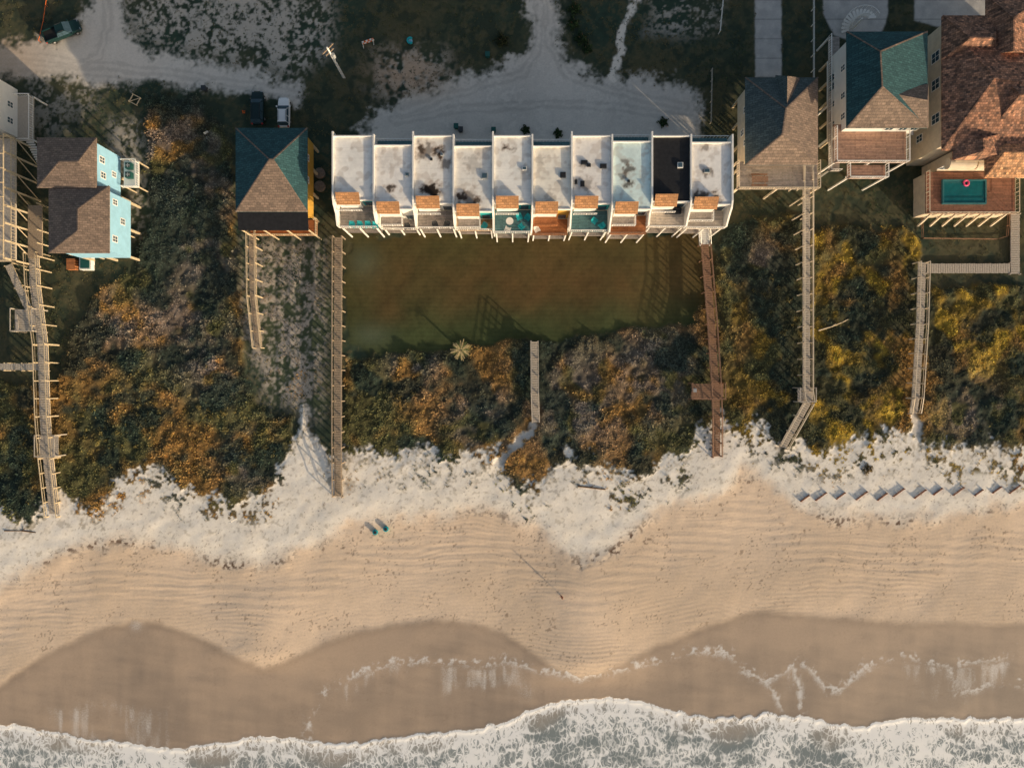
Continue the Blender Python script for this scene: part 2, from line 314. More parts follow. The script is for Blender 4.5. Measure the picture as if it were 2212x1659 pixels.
W=dict(
 white=mat('white_paint',(.83,.80,.75),.7,.06,1.2), cream=mat('cream_stucco',(.66,.55,.41),.8,.12,1.0,.1), siding=mat('white_siding',(.78,.76,.72),.7,.05,1,kind='siding'),
 blue=mat('aqua_siding',(.30,.56,.74),.7,.08,1,kind='siding'), yellow=mat('ochre_siding',(.60,.34,.06),.7,.1,1,kind='siding'),
 teal=mat('teal_paint',(.03,.36,.37),.6,.15,2), tealdeck=mat('teal_grey_boards',(.10,.21,.23),.7,.2,2,kind='plank'),
 wood=mat('weathered_boards',(.36,.28,.20),.85,.3,5,.2), greywood=mat('grey_boards',(.48,.42,.35),.85,.25,5,.2), redwood=mat('brown_boards',(.28,.16,.10),.85,.3,5,.2), lath=mat('reddish_fence_lath',(.24,.10,.055),.9,.3,5,.2),
 deckbrown=mat('deck_boards',(.46,.28,.20),.8,.2,3,kind='plank'), deckorange=mat('orange_deck_boards',(.42,.165,.065),.8,.2,3,kind='plank'), deckred=mat('reddish_deck_boards',(.32,.155,.10),.8,.2,3,kind='plank'), deckgrey=mat('grey_deck_boards',(.36,.32,.29),.8,.2,3,kind='plank'), deckcream=mat('cream_deck_boards',(.66,.58,.49),.8,.15,3,kind='plank'), decktan=mat('tan_deck_boards',(.48,.30,.15),.8,.2,3,kind='plank'),
 shingle_shade=mat('teal_shaded_shingles',(.034,.095,.108),.9,.25,5,.3,'shingle'), shingleG=mat('grey_and_shaded_shingles',(.085,.115,.12),.9,.25,5,.3,'shingle'), shingleB=mat('brown_and_sunlit_shingles',(.21,.16,.130),.9,.25,5,.3,'shingle'),  # teal and grey double as shaded slope colour, brown as sunlit slope colour
 cedar=mat('cedar_shingles',(.44,.23,.11),.9,.25,6,.2,'shingle'), tile=mat('terracotta_tiles',(.29,.17,.12),.85,.25,1.2,.3,'tile'), tileL=mat('light_terracotta_tiles',(.48,.29,.165),.85,.25,1.2,.3,'tile'),
 black=mat('black_membrane',(.018,.018,.02),.6,.3,2), dark=mat('dark_metal',(.04,.045,.05),.5,.2,3), rubber=mat('rubber',(.02,.02,.02),.9,.2,8), glass=mat('window_glass',(.05,.09,.12),.12,.2,1), chrome=mat('silver_metal',(.5,.5,.5),.3,.1,3,metal=.8),
 carblack=mat('black_car_paint',(.012,.03,.032),.25,.1,1), carwhite=mat('white_car_paint',(.85,.85,.85),.3,.03,1), truckgreen=mat('dark_green_car_paint',(.008,.03,.03),.3,.1,1),
 red=mat('red_lens',(.4,.02,.02),.3,.1,3), orange=mat('orange_plastic',(.75,.16,.04),.5,.1,3), bin=mat('green_plastic',(.015,.09,.08),.6,.15,3), tealplastic=mat('teal_plastic',(.02,.42,.46),.45,.1,3),
 pool=mat('pool_water',(.01,.13,.155),.12,.15,1.5), coping=mat('pool_coping',(.04,.17,.19),.4,.1,3), pink=mat('pink_vinyl',(.85,.1,.25),.4,.1,3),
 concrete=mat('concrete',(.4,.38,.35),.9,.15,2,.2), metalgrey=mat('grey_metal',(.38,.39,.39),.5,.15,2), pole=mat('pole_wood',(.30,.22,.15),.9,.25,3), trunk=mat('palm_trunk',(.16,.10,.06),.9,.3,8,.4),
 skin=mat('skin',(.45,.26,.18),.6,.08,10), shirt=mat('orange_shirt',(.60,.16,.07),.8,.1,8), shorts=mat('dark_shorts',(.05,.06,.1),.8,.1,8), hair=mat('brown_hair',(.05,.03,.02),.8,.2,20), brownlid=mat('brown_lid',(.23,.18,.145),.8,.25,4), stilt=mat('pale_stilt_timber',(.56,.45,.30),.85,.2,4))
# ------------------------------------------------------------ builders
class MB:
    def __init__(s): s.v=[]; s.f=[]
    def add(s,vs,fs):
        o=len(s.v); s.v+=[tuple(q) for q in vs]; s.f+=[tuple(i+o for i in f) for f in fs]; return s
    def box(s,x0,x1,y0,y1,z0,z1):
        return s.add([(x0,y0,z0),(x1,y0,z0),(x1,y1,z0),(x0,y1,z0),(x0,y0,z1),(x1,y0,z1),(x1,y1,z1),(x0,y1,z1)],[(3,2,1,0),(4,5,6,7),(0,1,5,4),(1,2,6,5),(2,3,7,6),(3,0,4,7)])
    def beam(s,a,b,w,h):
        a=Vector(a); b=Vector(b); d=(b-a)
        if d.length<1e-6: return s
        d.normalize(); up=Vector((0,0,1)) if abs(d.z)<.95 else Vector((1,0,0)); n=d.cross(up).normalized(); u=n.cross(d)
        vs=[]
        for p in(a,b):
            for i,j in((-1,-1),(1,-1),(1,1),(-1,1)): vs.append(p+n*(w/2*i)+u*(h/2*j))
        return s.add(vs,[(0,1,2,3),(7,6,5,4),(0,4,5,1),(1,5,6,2),(2,6,7,3),(3,7,4,0)])
    def tube(s,a,b,r0,r1=None,n=10):
        r1=r0 if r1 is None else r1; a=Vector(a); b=Vector(b); d=(b-a).normalized(); up=Vector((0,0,1)) if abs(d.z)<.95 else Vector((1,0,0)); p=d.cross(up).normalized(); q=d.cross(p)
        vs=[a+(p*math.cos(2*math.pi*i/n)+q*math.sin(2*math.pi*i/n))*r0 for i in range(n)]+[b+(p*math.cos(2*math.pi*i/n)+q*math.sin(2*math.pi*i/n))*r1 for i in range(n)]
        fs=[(i,(i+1)%n,n+(i+1)%n,n+i) for i in range(n)]+[tuple(range(n))[::-1],tuple(range(n,2*n))]
        return s.add(vs,fs)
    def poly(s,pts,t=.12):
        n=len(pts); vs=[Vector(p) for p in pts]+[Vector(p)-Vector((0,0,t)) for p in pts]
        return s.add(vs,[tuple(range(n)),tuple(range(2*n-1,n-1,-1))]+[(i,n+i,n+(i+1)%n,(i+1)%n) for i in range(n)])
def root_loc(p):
    while p.parent: p=p.parent
    return p.location.copy()
def mkobj(name,mb,m,parent=None,label=None,bevel=0):
    me=bpy.data.meshes.new(name); off=root_loc(parent) if parent else Vector((0,0,0))
    me.from_pydata([(v[0]-off.x,v[1]-off.y,v[2]-off.z) for v in mb.v],[],mb.f); me.materials.append(m); me.update()
    o=bpy.data.objects.new(name,me); C.objects.link(o)
    if parent: o.parent=parent
    if label: o['label']=label
    if bevel:
        bv=o.modifiers.new('b','BEVEL'); bv.width=bevel; bv.segments=2; bv.limit_method='ANGLE'
    return o
def thing(name,label,cat,loc=(0,0,0),group=None):
    o=bpy.data.objects.new(name,None); C.objects.link(o); o.location=loc; o['label']=label; o['category']=cat; o.empty_display_size=.5
    if group: o['group']=group
    return o
def tag(o,label,cat,group=None):
    o['label']=label; o['category']=cat
    if group: o['group']=group
    return o
def dup(r,loc,rz,label,group=None):
    c=r.copy(); C.objects.link(c); c.location=loc; c.rotation_euler=(0,0,rz); c['label']=label
    if group: c['group']=group
    for ch in list(r.children):
        d=ch.copy(); C.objects.link(d); d.parent=c
        for g in list(ch.children):
            e=g.copy(); C.objects.link(e); e.parent=d
    return c
def fastmesh(name,V,F,m,col=None,msk=None,smooth=False):
    me=bpy.data.meshes.new(name); V=np.asarray(V,np.float32); F=np.asarray(F,np.int32); k=F.shape[1]
    me.vertices.add(len(V)); me.vertices.foreach_set('co',V.ravel())
    me.loops.add(F.size); me.loops.foreach_set('vertex_index',F.ravel())
    me.polygons.add(len(F)); me.polygons.foreach_set('loop_start',np.arange(0,F.size,k,dtype=np.int32)); me.polygons.foreach_set('loop_total',np.full(len(F),k,np.int32))
    me.update(calc_edges=True)
    for nm,a in(('Col',col),('Msk',msk)):
        if a is None: continue
        if a.shape[1]==3: a=np.concatenate([a,np.ones((len(a),1))],1)
        at=me.attributes.new(nm,'FLOAT_COLOR','POINT'); at.data.foreach_set('color',np.asarray(a,np.float32).ravel())
    if smooth: me.polygons.foreach_set('use_smooth',np.ones(len(F),bool))
    me.materials.append(m); me.validate()
    o=bpy.data.objects.new(name,me); C.objects.link(o); return o
# ------------------------------------------------------------ terrain
def axis(lo,hi,step,far):
    a=np.arange(lo,hi+step,step); o=[]; s=step; x=0
    while x<far: s*=1.45; x+=s; o.append(x)
    return np.concatenate([(a[0]-np.array(o))[::-1],a,a[-1]+np.array(o)])
ax=axis(-85,85,.17,2500); ay=axis(-64,64,.17,2500)
gx,gy=np.meshgrid(ax,ay); gx=gx.ravel(); gy=gy.ravel()
F=field(gx/MP+1106,829.5-gy/MP)
nx=len(ax); ny=len(ay)
ii,jj=np.meshgrid(np.arange(nx-1),np.arange(ny-1)); q0=(jj*nx+ii).ravel()
Q=np.stack([q0,q0+1,q0+nx+1,q0+nx],1)
V=np.stack([gx,gy,F['z']],1); fc=F['cls'][q0]
for k,nm in enumerate(['ground','dune','lawn','road','driveway','beach','wet_sand','sea']):
    q=Q[fc==k]
    if not len(q): continue
    u,inv=np.unique(q.ravel(),return_inverse=True)
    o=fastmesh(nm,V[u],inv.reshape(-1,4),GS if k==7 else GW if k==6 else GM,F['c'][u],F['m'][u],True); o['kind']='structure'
del F
# ------------------------------------------------------------ vegetation
def walkdist(px,py):
    d=np.full(px.shape,1e9)
    for w in WALKS: d=np.minimum(d,pld(w,px,py))
    return d
def leaves(pos,r,h,n,col,wid=.22):
    K=len(pos); idx=np.repeat(np.arange(K),n); T=len(idx)
    az=rng.uniform(0,2*np.pi,T); el=rng.uniform(.25,1.35,T); ln=r[idx]*rng.uniform(.6,1.2,T)
    base=pos[idx]+np.stack([np.cos(az)*r[idx]*.25*rng.random(T),np.sin(az)*r[idx]*.25*rng.random(T),np.zeros(T)],1)
    d=np.stack([np.cos(az)*np.cos(el),np.sin(az)*np.cos(el),np.sin(el)*h[idx]/r[idx]],1)*ln[:,None]
    s=np.stack([-np.sin(az),np.cos(az),np.zeros(T)],1)*(wid*r[idx])[:,None]
    m1=base+d*.55+s; m2=base+d*.55-s; t=base+d
    V=np.stack([base,m1,t,m2],1).reshape(-1,3); F=np.arange(T*4).reshape(-1,4)
    c=col[idx]*rng.uniform(.7,1.35,(T,1)); c=np.repeat(c,4,0)
    return V,F,c
def clumps(pos,r,n,col,size=.22):
    K=len(pos); idx=np.repeat(np.arange(K),n); T=len(idx)
    d=rng.normal(size=(T,3)); d/=np.linalg.norm(d,axis=1)[:,None]; d[:,2]=np.abs(d[:,2])
    lump=.75+.35*np.sin(d[:,0]*5+idx)*np.cos(d[:,1]*4+idx*1.7)
    rr=r[idx]*(rng.uniform(.25,1,T)**.5)*lump
    cpos=pos[idx]+d*rr[:,None]*np.array([1,1,.6])
    nrm=d+rng.normal(size=(T,3))*.6; nrm/=np.linalg.norm(nrm,axis=1)[:,None]
    a=np.cross(nrm,rng.normal(size=(T,3))); a/=np.linalg.norm(a,axis=1)[:,None]; b=np.cross(nrm,a)
    s=size*rng.uniform(.6,1.3,(T,1))
    V=np.stack([cpos-a*s,cpos-b*s*.5,cpos+a*s,cpos+b*s*.5],1).reshape(-1,3)
    return V,np.arange(T*4).reshape(-1,4),np.repeat(col[idx]*rng.uniform(.6,1.5,(T,1)),4,0)
def merge(parts):
    V=[];F=[];c=[];o=0
    for v,f,k in parts: V.append(v);F.append(f+o);c.append(k);o+=len(v)
    return np.concatenate(V),np.concatenate(F),np.concatenate(c)
def scatter(n,x0,x1,y0,y1,key,power=1):
    px=rng.uniform(x0,x1,n); py=rng.uniform(y0,y1,n); f=field(px,py,False)
    k=rng.random(n)<key(f,px,py); px,py=px[k],py[k]; z=f['z'][k]
    return px,py,np.stack([(px-1106)*MP,(829.5-py)*MP,z],1)
wd=lambda px,py: (walkdist(px,py)>14)
def dens(f,x,y):
    s=f['scrub']*np.clip(.75+f['med']*1.6,0.2,1)
    s=np.maximum(s,f['strip']*ss(.0,.22,f['med']+f['fine']*.4)*.6)
    s=np.maximum(s,(1-f['veg'])*f['white']*ss(-70,0,f['vegd']+f['med']*40)*ss(0,.25,f['fine']*.7+f['vf'])*.22)
    return s*wd(x,y)*np.where(f['sea']>0,0,1)*(1-f['pm'])*(1-f['lawn'])
px,py,pos=scatter(230000,-40,2252,190,1130,dens)
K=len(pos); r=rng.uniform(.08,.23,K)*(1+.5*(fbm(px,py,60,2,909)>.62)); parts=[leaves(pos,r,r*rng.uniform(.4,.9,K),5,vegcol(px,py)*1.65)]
sp=[(350,880,90,60,50),(470,905,80,40,35),(210,960,60,50,35),(560,960,60,40,20),(420,980,90,40,30),(250,880,80,50,25),(1900,800,45,40,20),(2090,730,60,50,30),(2160,800,50,60,20),(1650,700,60,120,18),(1850,650,80,90,18),(300,690,60,70,8),(900,880,100,60,8),(1120,990,30,30,12),(1350,960,80,50,12),(60,960,40,80,18),(1250,950,60,40,8),(2100,940,90,30,12)]
bp=[]
for cx,cy,sx,sy,n in sp:
    bp+= [(cx+random.gauss(0,sx*.6),cy+random.gauss(0,sy*.6)) for _ in range(n)]
bp=np.array(bp); fb=field(bp[:,0],bp[:,1],False); kk=(fb['scrub']>.5)&(fb['veg']>.5)&(walkdist(bp[:,0],bp[:,1])>24); bp=bp[kk]; bz=fb['z'][kk]
pos=np.stack([(bp[:,0]-1106)*MP,(829.5-bp[:,1])*MP,bz-.15],1); r=rng.uniform(.3,.8,len(pos))
bc=vegcol(bp[:,0],bp[:,1])*.8+np.array([.17,.125,.035])
parts.append(clumps(pos,r,90,bc,.10))
V_,F_,c_=merge(parts); o=fastmesh('dune_scrub',V_,F_,VM,np.clip(c_,0,1)); tag(o,'rusty brown and olive dune scrub covering the dunes between the boardwalks','dune scrub'); o['kind']='stuff'
px,py,pos=scatter(70000,-40,2252,-30,900,lambda f,x,y:np.clip((1-f['scrub'])*(1-f['lawn'])*(1-f['road'])*(1-f['drive'])*f['veg']*(1-f['sandy']*.9),0,1)*ss(-.3,.3,f['med']+f['fine'])*wd(x,y))
K=len(pos); r=rng.uniform(.10,.26,K); g=L3((.045,.078,.040),(.15,.125,.06),np.clip(fbm(px,py,90,3,301),0,1))
V_,F_,c_=leaves(pos,r,r*.7,5,g); o=fastmesh('yard_grass',V_,F_,VM,c_); tag(o,'short dark green and brown grass growing in the yards round the houses','grass'); o['kind']='stuff'
px,py,pos=scatter(30000,-40,2252,960,1260,lambda f,x,y:np.exp(-((f['whd']+5+f['med']*30)/16)**2)*ss(0.0,.3,f['fine']+f['vf'])*.5*(1-f['wet'])+f['white']*(1-f['veg'])*ss(.25,.4,f['med']+f['fine']*.8)*.15)
K=len(pos); r=rng.uniform(.06,.17,K); V_,F_,c_=leaves(pos,r,r*.35,4,np.tile(np.array([[.17,.10,.06]]),(K,1))); o=fastmesh('seaweed_wrack',V_,F_,VM,c_); tag(o,'dark dried seaweed wrack scattered along the edge of the white sand','seaweed'); o['kind']='stuff'

# ------------------------------------------------------------ boardwalks
def walkway(label,pts,w,zs,mp,step=2.4,rail=1,mpost=None,extra=None,name='boardwalk',sides=(-1,1)):
    if not isinstance(zs,(list,tuple)): zs=[zs]*len(pts)
    V=[PV(p[0],p[1],z) for p,z in zip(pts,zs)]
    t=thing(name,label,'boardwalk',(V[0].x,V[0].y,0)); d=MB(); rl=MB(); st=MB(); mpost=mpost or mp
    for a,b in zip(V[:-1],V[1:]):
        L=(b-a).length; u=(b-a)/L; n=Vector((-u.y,u.x,0)).normalized(); k=max(2,int(L/.36))
        for i in range(k):
            c=a+u*((i+.5)*L/k); jit=random.uniform(-.03,.03); d.beam(c-n*(w/2+jit),c+n*(w/2-jit),.30*L/k/.36,.05)
        for s in(-1,1):
            st.beam(a+n*s*(w/2-.1)-Vector((0,0,.14)),b+n*s*(w/2-.1)-Vector((0,0,.14)),.08,.2)
        m=max(1,round(L/step))
        for i in range(m+1):
            c=a+u*(i*L/m)
            for s in sides:
                q=c+n*s*(w/2+.08)
                p=MB(); p.beam((q.x,q.y,-.3),(q.x+random.uniform(-.04,.04),q.y+random.uniform(-.04,.04),c.z+(.98 if rail else .1)),.15,.15); mkobj('post',p,mpost,t)
        if rail:
            for s in sides:
                for hz,ww in((1.0,.14),(.5,.05)): rl.beam(a+n*s*(w/2+.08)+Vector((0,0,hz)),b+n*s*(w/2+.08)+Vector((0,0,hz)),ww,.05)
    mkobj('deck',d,mp,t); mkobj('joist',st,mpost,t)
    if rail: mkobj('handrail',rl,mpost,t)
    if extra: extra(t)
    return t
def platform(t,px0,py0,px1,py1,z,m,rail=True,mr=None,posts=True):
    x0,x1,y0,y1=RC(px0,py0,px1,py1,z); d=MB(); y=y0
    while y<y1-.1: d.box(x0,x1,y,min(y+.3,y1),z-.05,z+.003); y+=.34
    mkobj('platform',d,m,t)
    if posts:
        for a in(x0,x1):
            for b in(y0,y1):
                p=MB(); p.box(a-.08,a+.08,b-.08,b+.08,-.3,z+1.0); mkobj('post',p,mr or m,t)
    if rail:
        r=MB()
        for (a,b) in(((x0,y0),(x0,y1)),((x1,y0),(x1,y1)),((x0,y0),(x1,y0))):
            r.beam((a[0],a[1],z+1.0),(b[0],b[1],z+1.0),.14,.05)
        mkobj('handrail',r,mr or m,t)
def ex1(t):
    platform(t,84,940,126,985,2.3,W['greywood']); platform(t,32,668,78,716,2.6,W['greywood'])
    b=MB(); b.beam(PV(35,680,3.1),PV(38,712,3.1),.4,.06); mkobj('bench',b,W['greywood'],t)
walkway('long weathered boardwalk with a viewing platform running from the blue house to the beach',[(72,548),(76,620),(92,745),(97,900),(104,990),(118,1115)],1.6,[2.6,2.6,2.5,2.3,2.1,.3],W['greywood'],2.6,mpost=W['stilt'],extra=ex1)
walkway('short grey side boardwalk entering from the left edge of the picture',[(-30,792),(86,793)],1.0,2.3,W['greywood'],3,rail=0,mpost=W['stilt'])
walkway('slanting grey ramp beside the far left deck',[(18,572),(62,668)],1.1,[3.2,2.6],W['greywood'],3,rail=0,mpost=W['stilt'])
walkway('narrow brown boardwalk leading from the house with the green hip roof',[(545,500),(547,640),(559,752)],1.1,[2.6,2.2,.5],W['wood'],2.4,mpost=W['stilt'])
walkway('long straight weathered boardwalk at the left side of the lawn',[(731,513),(730,800),(730,1000),(731,1072)],1.25,[1.5,1.6,1.5,.5],W['wood'],2.4,mpost=W['wood'])
walkway('short grey boardwalk from the bottom of the lawn into the scrub',[(1154,738),(1155,850),(1157,912)],.95,[1.2,1.5,.7],W['greywood'],2.6)
def ex5(t):
    platform(t,1493,828,1563,862,2.0,W['redwood'])
    b=MB(); x,y=P(1499,843,2.0); b.box(x-.3,x+.3,y-.3,y+.3,2.01,2.5); mkobj('bench',b,W['metalgrey'],t)
walkway('reddish brown boardwalk with a wide lookout platform at the right side of the lawn',[(1522,528),(1536,700),(1544,826),(1547,900),(1547,986)],1.25,[1.3,1.5,2.0,1.8,.5],W['redwood'],2.4,extra=ex5)
def ex6(t): platform(t,1723,838,1757,868,2.0,W['greywood'])
walkway('long pale boardwalk with a bent end below the house with the covered deck',[(1742,356),(1742,600),(1742,845),(1745,868),(1690,966)],1.15,[5.5,2.4,2.0,2.0,.5],W['greywood'],2.4,mpost=W['cream'],extra=ex6)
walkway('pale boardwalk with handrails running down from the mansion garden',[(1992,567),(1988,700),(1978,860),(1973,893)],1.2,[1.8,2.0,1.7,.7],W['greywood'],2.4,mpost=W['cream'])
walkway('level grey path of boards crossing below the mansion garden',[(2002,580),(2182,580)],1.5,.35,W['greywood'],9,rail=0)
walkway('short upright run of grey boards beside the mansion garden',[(2193,462),(2193,592)],1.4,.37,W['greywood'],9,rail=0)
# ------------------------------------------------------------ roofs / houses
def hip(name,m,parent,px0,py0,px1,py1,ze,zr,ridge,lbl=None,m2=None,sides='SE'):
    x0,x1,y0,y1=RC(px0,py0,px1,py1,ze)
    a=P(ridge[0][0],ridge[0][1],zr); b=P(ridge[1][0],ridge[1][1],zr)
    mb=MB(); r0=(a[0],a[1],zr); r1=(b[0],b[1],zr); c=[(x0,y0,ze),(x1,y0,ze),(x1,y1,ze),(x0,y1,ze)]
    vs=c+[r0,r1]+[(p[0],p[1],ze-.2) for p in c]
    if abs(a[1]-b[1])>abs(a[0]-b[0]): fs=[(0,1,5),(1,2,4,5),(2,3,4),(3,0,5,4)]
    else: fs=[(0,1,5,4),(1,2,5),(2,3,4,5),(3,0,4)]
    fs+=[(0,6,7,1),(1,7,8,2),(2,8,9,3),(3,9,6,0),(9,8,7,6)]
    mb.add(vs,fs); o=mkobj(name,mb,m,parent,lbl)
    if m2:  # second material paints the sunlit look on chosen slopes of one roof
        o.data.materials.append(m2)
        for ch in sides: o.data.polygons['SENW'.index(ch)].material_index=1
    cap=MB()
    k=[(0,5),(1,5),(2,4),(3,4)] if abs(a[1]-b[1])>abs(a[0]-b[0]) else [(0,4),(1,5),(2,5),(3,4)]
    for i,j in k+[(4,5)]: cap.beam(Vector(vs[i])+Vector((0,0,.03)),Vector(vs[j])+Vector((0,0,.03)),.2,.05)
    mkobj('ridge_cap',cap,m2 or m,o); return o
def walls(t,px0,py0,px1,py1,ze,z0,m,inset=.45,stilts=True,ms=None):
    x0,x1,y0,y1=RC(px0,py0,px1,py1,ze); x0+=inset;x1-=inset;y0+=inset;y1-=inset
    w=MB(); w.box(x0,x1,y0,y1,z0,ze-.19); o=mkobj('wall',w,m,t)
    if stilts:
        nxp=max(2,int((x1-x0)/3)+1); nyp=max(2,int((y1-y0)/3)+1)
        for i in range(nxp):
            for j in range(nyp):
                if 0<i<nxp-1 and 0<j<nyp-1: continue
                a=x0+.15+(x1-x0-.3)*i/(nxp-1); b=y0+.15+(y1-y0-.3)*j/(nyp-1)
                p=MB(); p.box(a-.15,a+.15,b-.15,b+.15,-.3,z0); mkobj('stilt',p,ms or W['stilt'],t)
    return x0,x1,y0,y1
def window(t,face,c,at,z,w,h,fm=None,arch=False):
    f=MB(); g=MB(); e=.06; s={'x+':1,'x-':-1,'y-':-1}[face]
    def bx(mb,u0,u1,z0,z1,d):
        lo,hi=sorted((c-s*.02,c+s*d))
        if face[0]=='x': mb.box(lo,hi,u0,u1,z0,z1)
        else: mb.box(u0,u1,lo,hi,z0,z1)
    for u0,u1,z0,z1 in((at-w/2,at+w/2,z-h/2,z-h/2+.1),(at-w/2,at+w/2,z+h/2-.1,z+h/2),(at-w/2,at-w/2+.1,z-h/2+.1,z+h/2-.1),(at+w/2-.1,at+w/2,z-h/2+.1,z+h/2-.1),(at-.03,at+.03,z-h/2+.1,z+h/2-.1),(at-w/2+.1,at-.04,z-.03,z+.03),(at+.04,at+w/2-.1,z-.03,z+.03)): bx(f,u0,u1,z0,z1,e)
    bx(g,at-w/2+.09,at+w/2-.09,z-h/2+.09,z+h/2-.09,.025)
    fo=mkobj('window',f,fm or W['white'],t); mkobj('pane',g,W['glass'],fo)
def rail_rect(t,x0,x1,y0,y1,z,m,sides='SEW',h=1.0,step=.35):
    r=MB(); seg={'S':((x0,y0),(x1,y0)),'N':((x0,y1),(x1,y1)),'W':((x0,y0),(x0,y1)),'E':((x1,y0),(x1,y1))}
    for s in sides:
        a,b=seg[s]; a=Vector((*a,z)); b=Vector((*b,z)); L=(b-a).length
        r.beam(a+Vector((0,0,h)),b+Vector((0,0,h)),.12,.06); r.beam(a+Vector((0,0,.12)),b+Vector((0,0,.12)),.05,.05)
        n=max(1,int(L/step))
        for i in range(n+1):
            p=a+(b-a)*(i/n); ww=.1 if i%5==0 else .04
            r.beam(p,p+Vector((0,0,h-.035)),ww,ww)
    return mkobj('railing',r,m,t)
def deckslab(t,x0,x1,y0,y1,z,m,name='deck'):
    d=MB(); d.box(x0,x1,y0,y1,z-.2,z); return mkobj(name,d,m,t)
def posts(t,pts,z,m,w=.16,name='stilt'):
    for a,b in pts:
        p=MB(); p.box(a-w/2,a+w/2,b-w/2,b+w/2,-.3,z); mkobj(name,p,m,t)
# H2 blue house
x,y=P(160,420,0); t=thing('beach_house','aqua blue stilt house with two grey brown hip roofs','house',(x,y,0))
a=walls(t,82,298,207,405,10,3,W['blue']); window(t,'x+',a[1],a[2]+2,7.5,1,1.3); window(t,'x+',a[1],a[3]-2,7.8,1,1.3); window(t,'x+',a[1],a[3]-3.2,4.8,.9,1.1)
b=walls(t,106,403,234,546,9.6,3,W['blue']); window(t,'x+',b[1],b[2]+2,7.2,1,1.3); window(t,'x+',b[1],b[2]+5,5.2,1,1.2); window(t,'x+',b[1],b[3]-1.2,7.2,.9,1.2)
hip('roof',W['shingleB'],t,80,298,208,406,10,11.2,((128,350),(168,350))); hip('roof',W['shingleB'],t,105,402,236,547,9.7,11.1,((168,452),(168,498)))
x0,x1,y0,y1=RC(228,505,268,552,3); deckslab(t,x0-5,x1,y0,y1,3,W['greywood']); rail_rect(t,x0-5,x1,y0,y1,3,W['stilt'],'SE'); posts(t,[(x1,y0),(x1,y1),(x0-2,y0)],3,W['stilt'])
X,Y=P(284,374,3.2); p=MB(); p.box(X-1.2,X+1.1,Y-2.2,Y+1.8,3.0,3.15); mkobj('equipment_platform',p,W['white'],t); posts(t,[(X+1,Y-2.1),(X+1,Y+1.7),(X-1,Y-2.1),(X-1,Y+1.7)],3,W['stilt'])
rail_rect(t,X-1.2,X+1.1,Y-2.2,Y+1.8,3.15,W['white'],'NSE')
def ac_unit(X,Y,z,label):
    t=thing('air_conditioner',label,'air conditioner',(X,Y,z),'outdoor air conditioning units'); b=MB(); b.box(X-.45,X+.45,Y-.45,Y+.45,z,z+.9); mkobj('casing',b,W['bin'],t,bevel=.04)
    g=MB(); g.tube((X,Y,z+.9),(X,Y,z+.96),.36,.34,20); mkobj('fan_guard',g,W['dark'],t)
    f=MB(); 
    for k in range(4): f.beam((X,Y,z+.975),(X+.3*math.cos(k*1.57),Y+.3*math.sin(k*1.57),z+.975),.1,.02)
    mkobj('fan_blade',f,W['metalgrey'],t)
ac_unit(X-.1,Y+.9,3.15,'upper teal air conditioner on the platform beside the blue house'); ac_unit(X-.1,Y-.5,3.15,'lower teal air conditioner on the platform beside the blue house')
# H3 green roof house
x,y=P(590,390,0); t=thing('beach_house','ochre stilt house with a square hip roof, shaded slopes painted dark green, sunlit slope brown','house',(x,y,0))
a=walls(t,510,278,664,462,8,3,W['yellow'],.55); window(t,'x+',a[1],a[2]+5,6,1,1.2); window(t,'x+',a[1],a[3]-3,6,1,1.2)
hip('roof',W['shingle_shade'],t,509,277,664,458,8.1,11.4,((582,345),(590,345)),m2=W['shingleB'],sides='S')  # sun and shade painted: brown south slope, teal on the others
x0,x1,y0,y1=RC(512,456,664,496,8); p=MB(); p.add([(x0,y0,7.5),(x1,y0,7.5),(x1,y1,7.95),(x0,y1,7.95),(x0,y0,7.3),(x1,y0,7.3),(x1,y1,7.75),(x0,y1,7.75)],[(0,1,2,3),(7,6,5,4),(0,4,5,1),(1,5,6,2),(2,6,7,3),(3,7,4,0)]); mkobj('porch_roof',p,W['black'],t)
posts(t,[(x0+.2,y0+.2),(x0+3.4,y0+.2),(x0+6.8,y0+.2),(x1-.2,y0+.2)],7.3,W['stilt'])
deckslab(t,x0,x1,y0+.2,y1-.1,3,W['deckorange']); rail_rect(t,x0,x1,y0+.2,y1,3,W['stilt'],'SE')
for k,(qx,qy) in enumerate([(690,374),(690,402)]):
    X,Y=P(qx,qy,.6); t2=thing('round_tank',['upper','lower'][k]+' round brown tank with a flat lid beside the ochre house','tank',(X,Y,0),'round tanks beside the ochre house')
    m=MB(); m.tube((X,Y,-.1),(X,Y,.55),.78,.8,28); mkobj('shell',m,W['brownlid'],t2); m=MB(); m.tube((X,Y,.55),(X,Y,.62),.84,.78,28); m.beam((X-.7,Y,.64),(X+.7,Y,.64),.1,.05); m.beam((X,Y-.7,.65),(X,Y+.7,.65),.1,.05); mkobj('lid',m,W['brownlid'],t2)
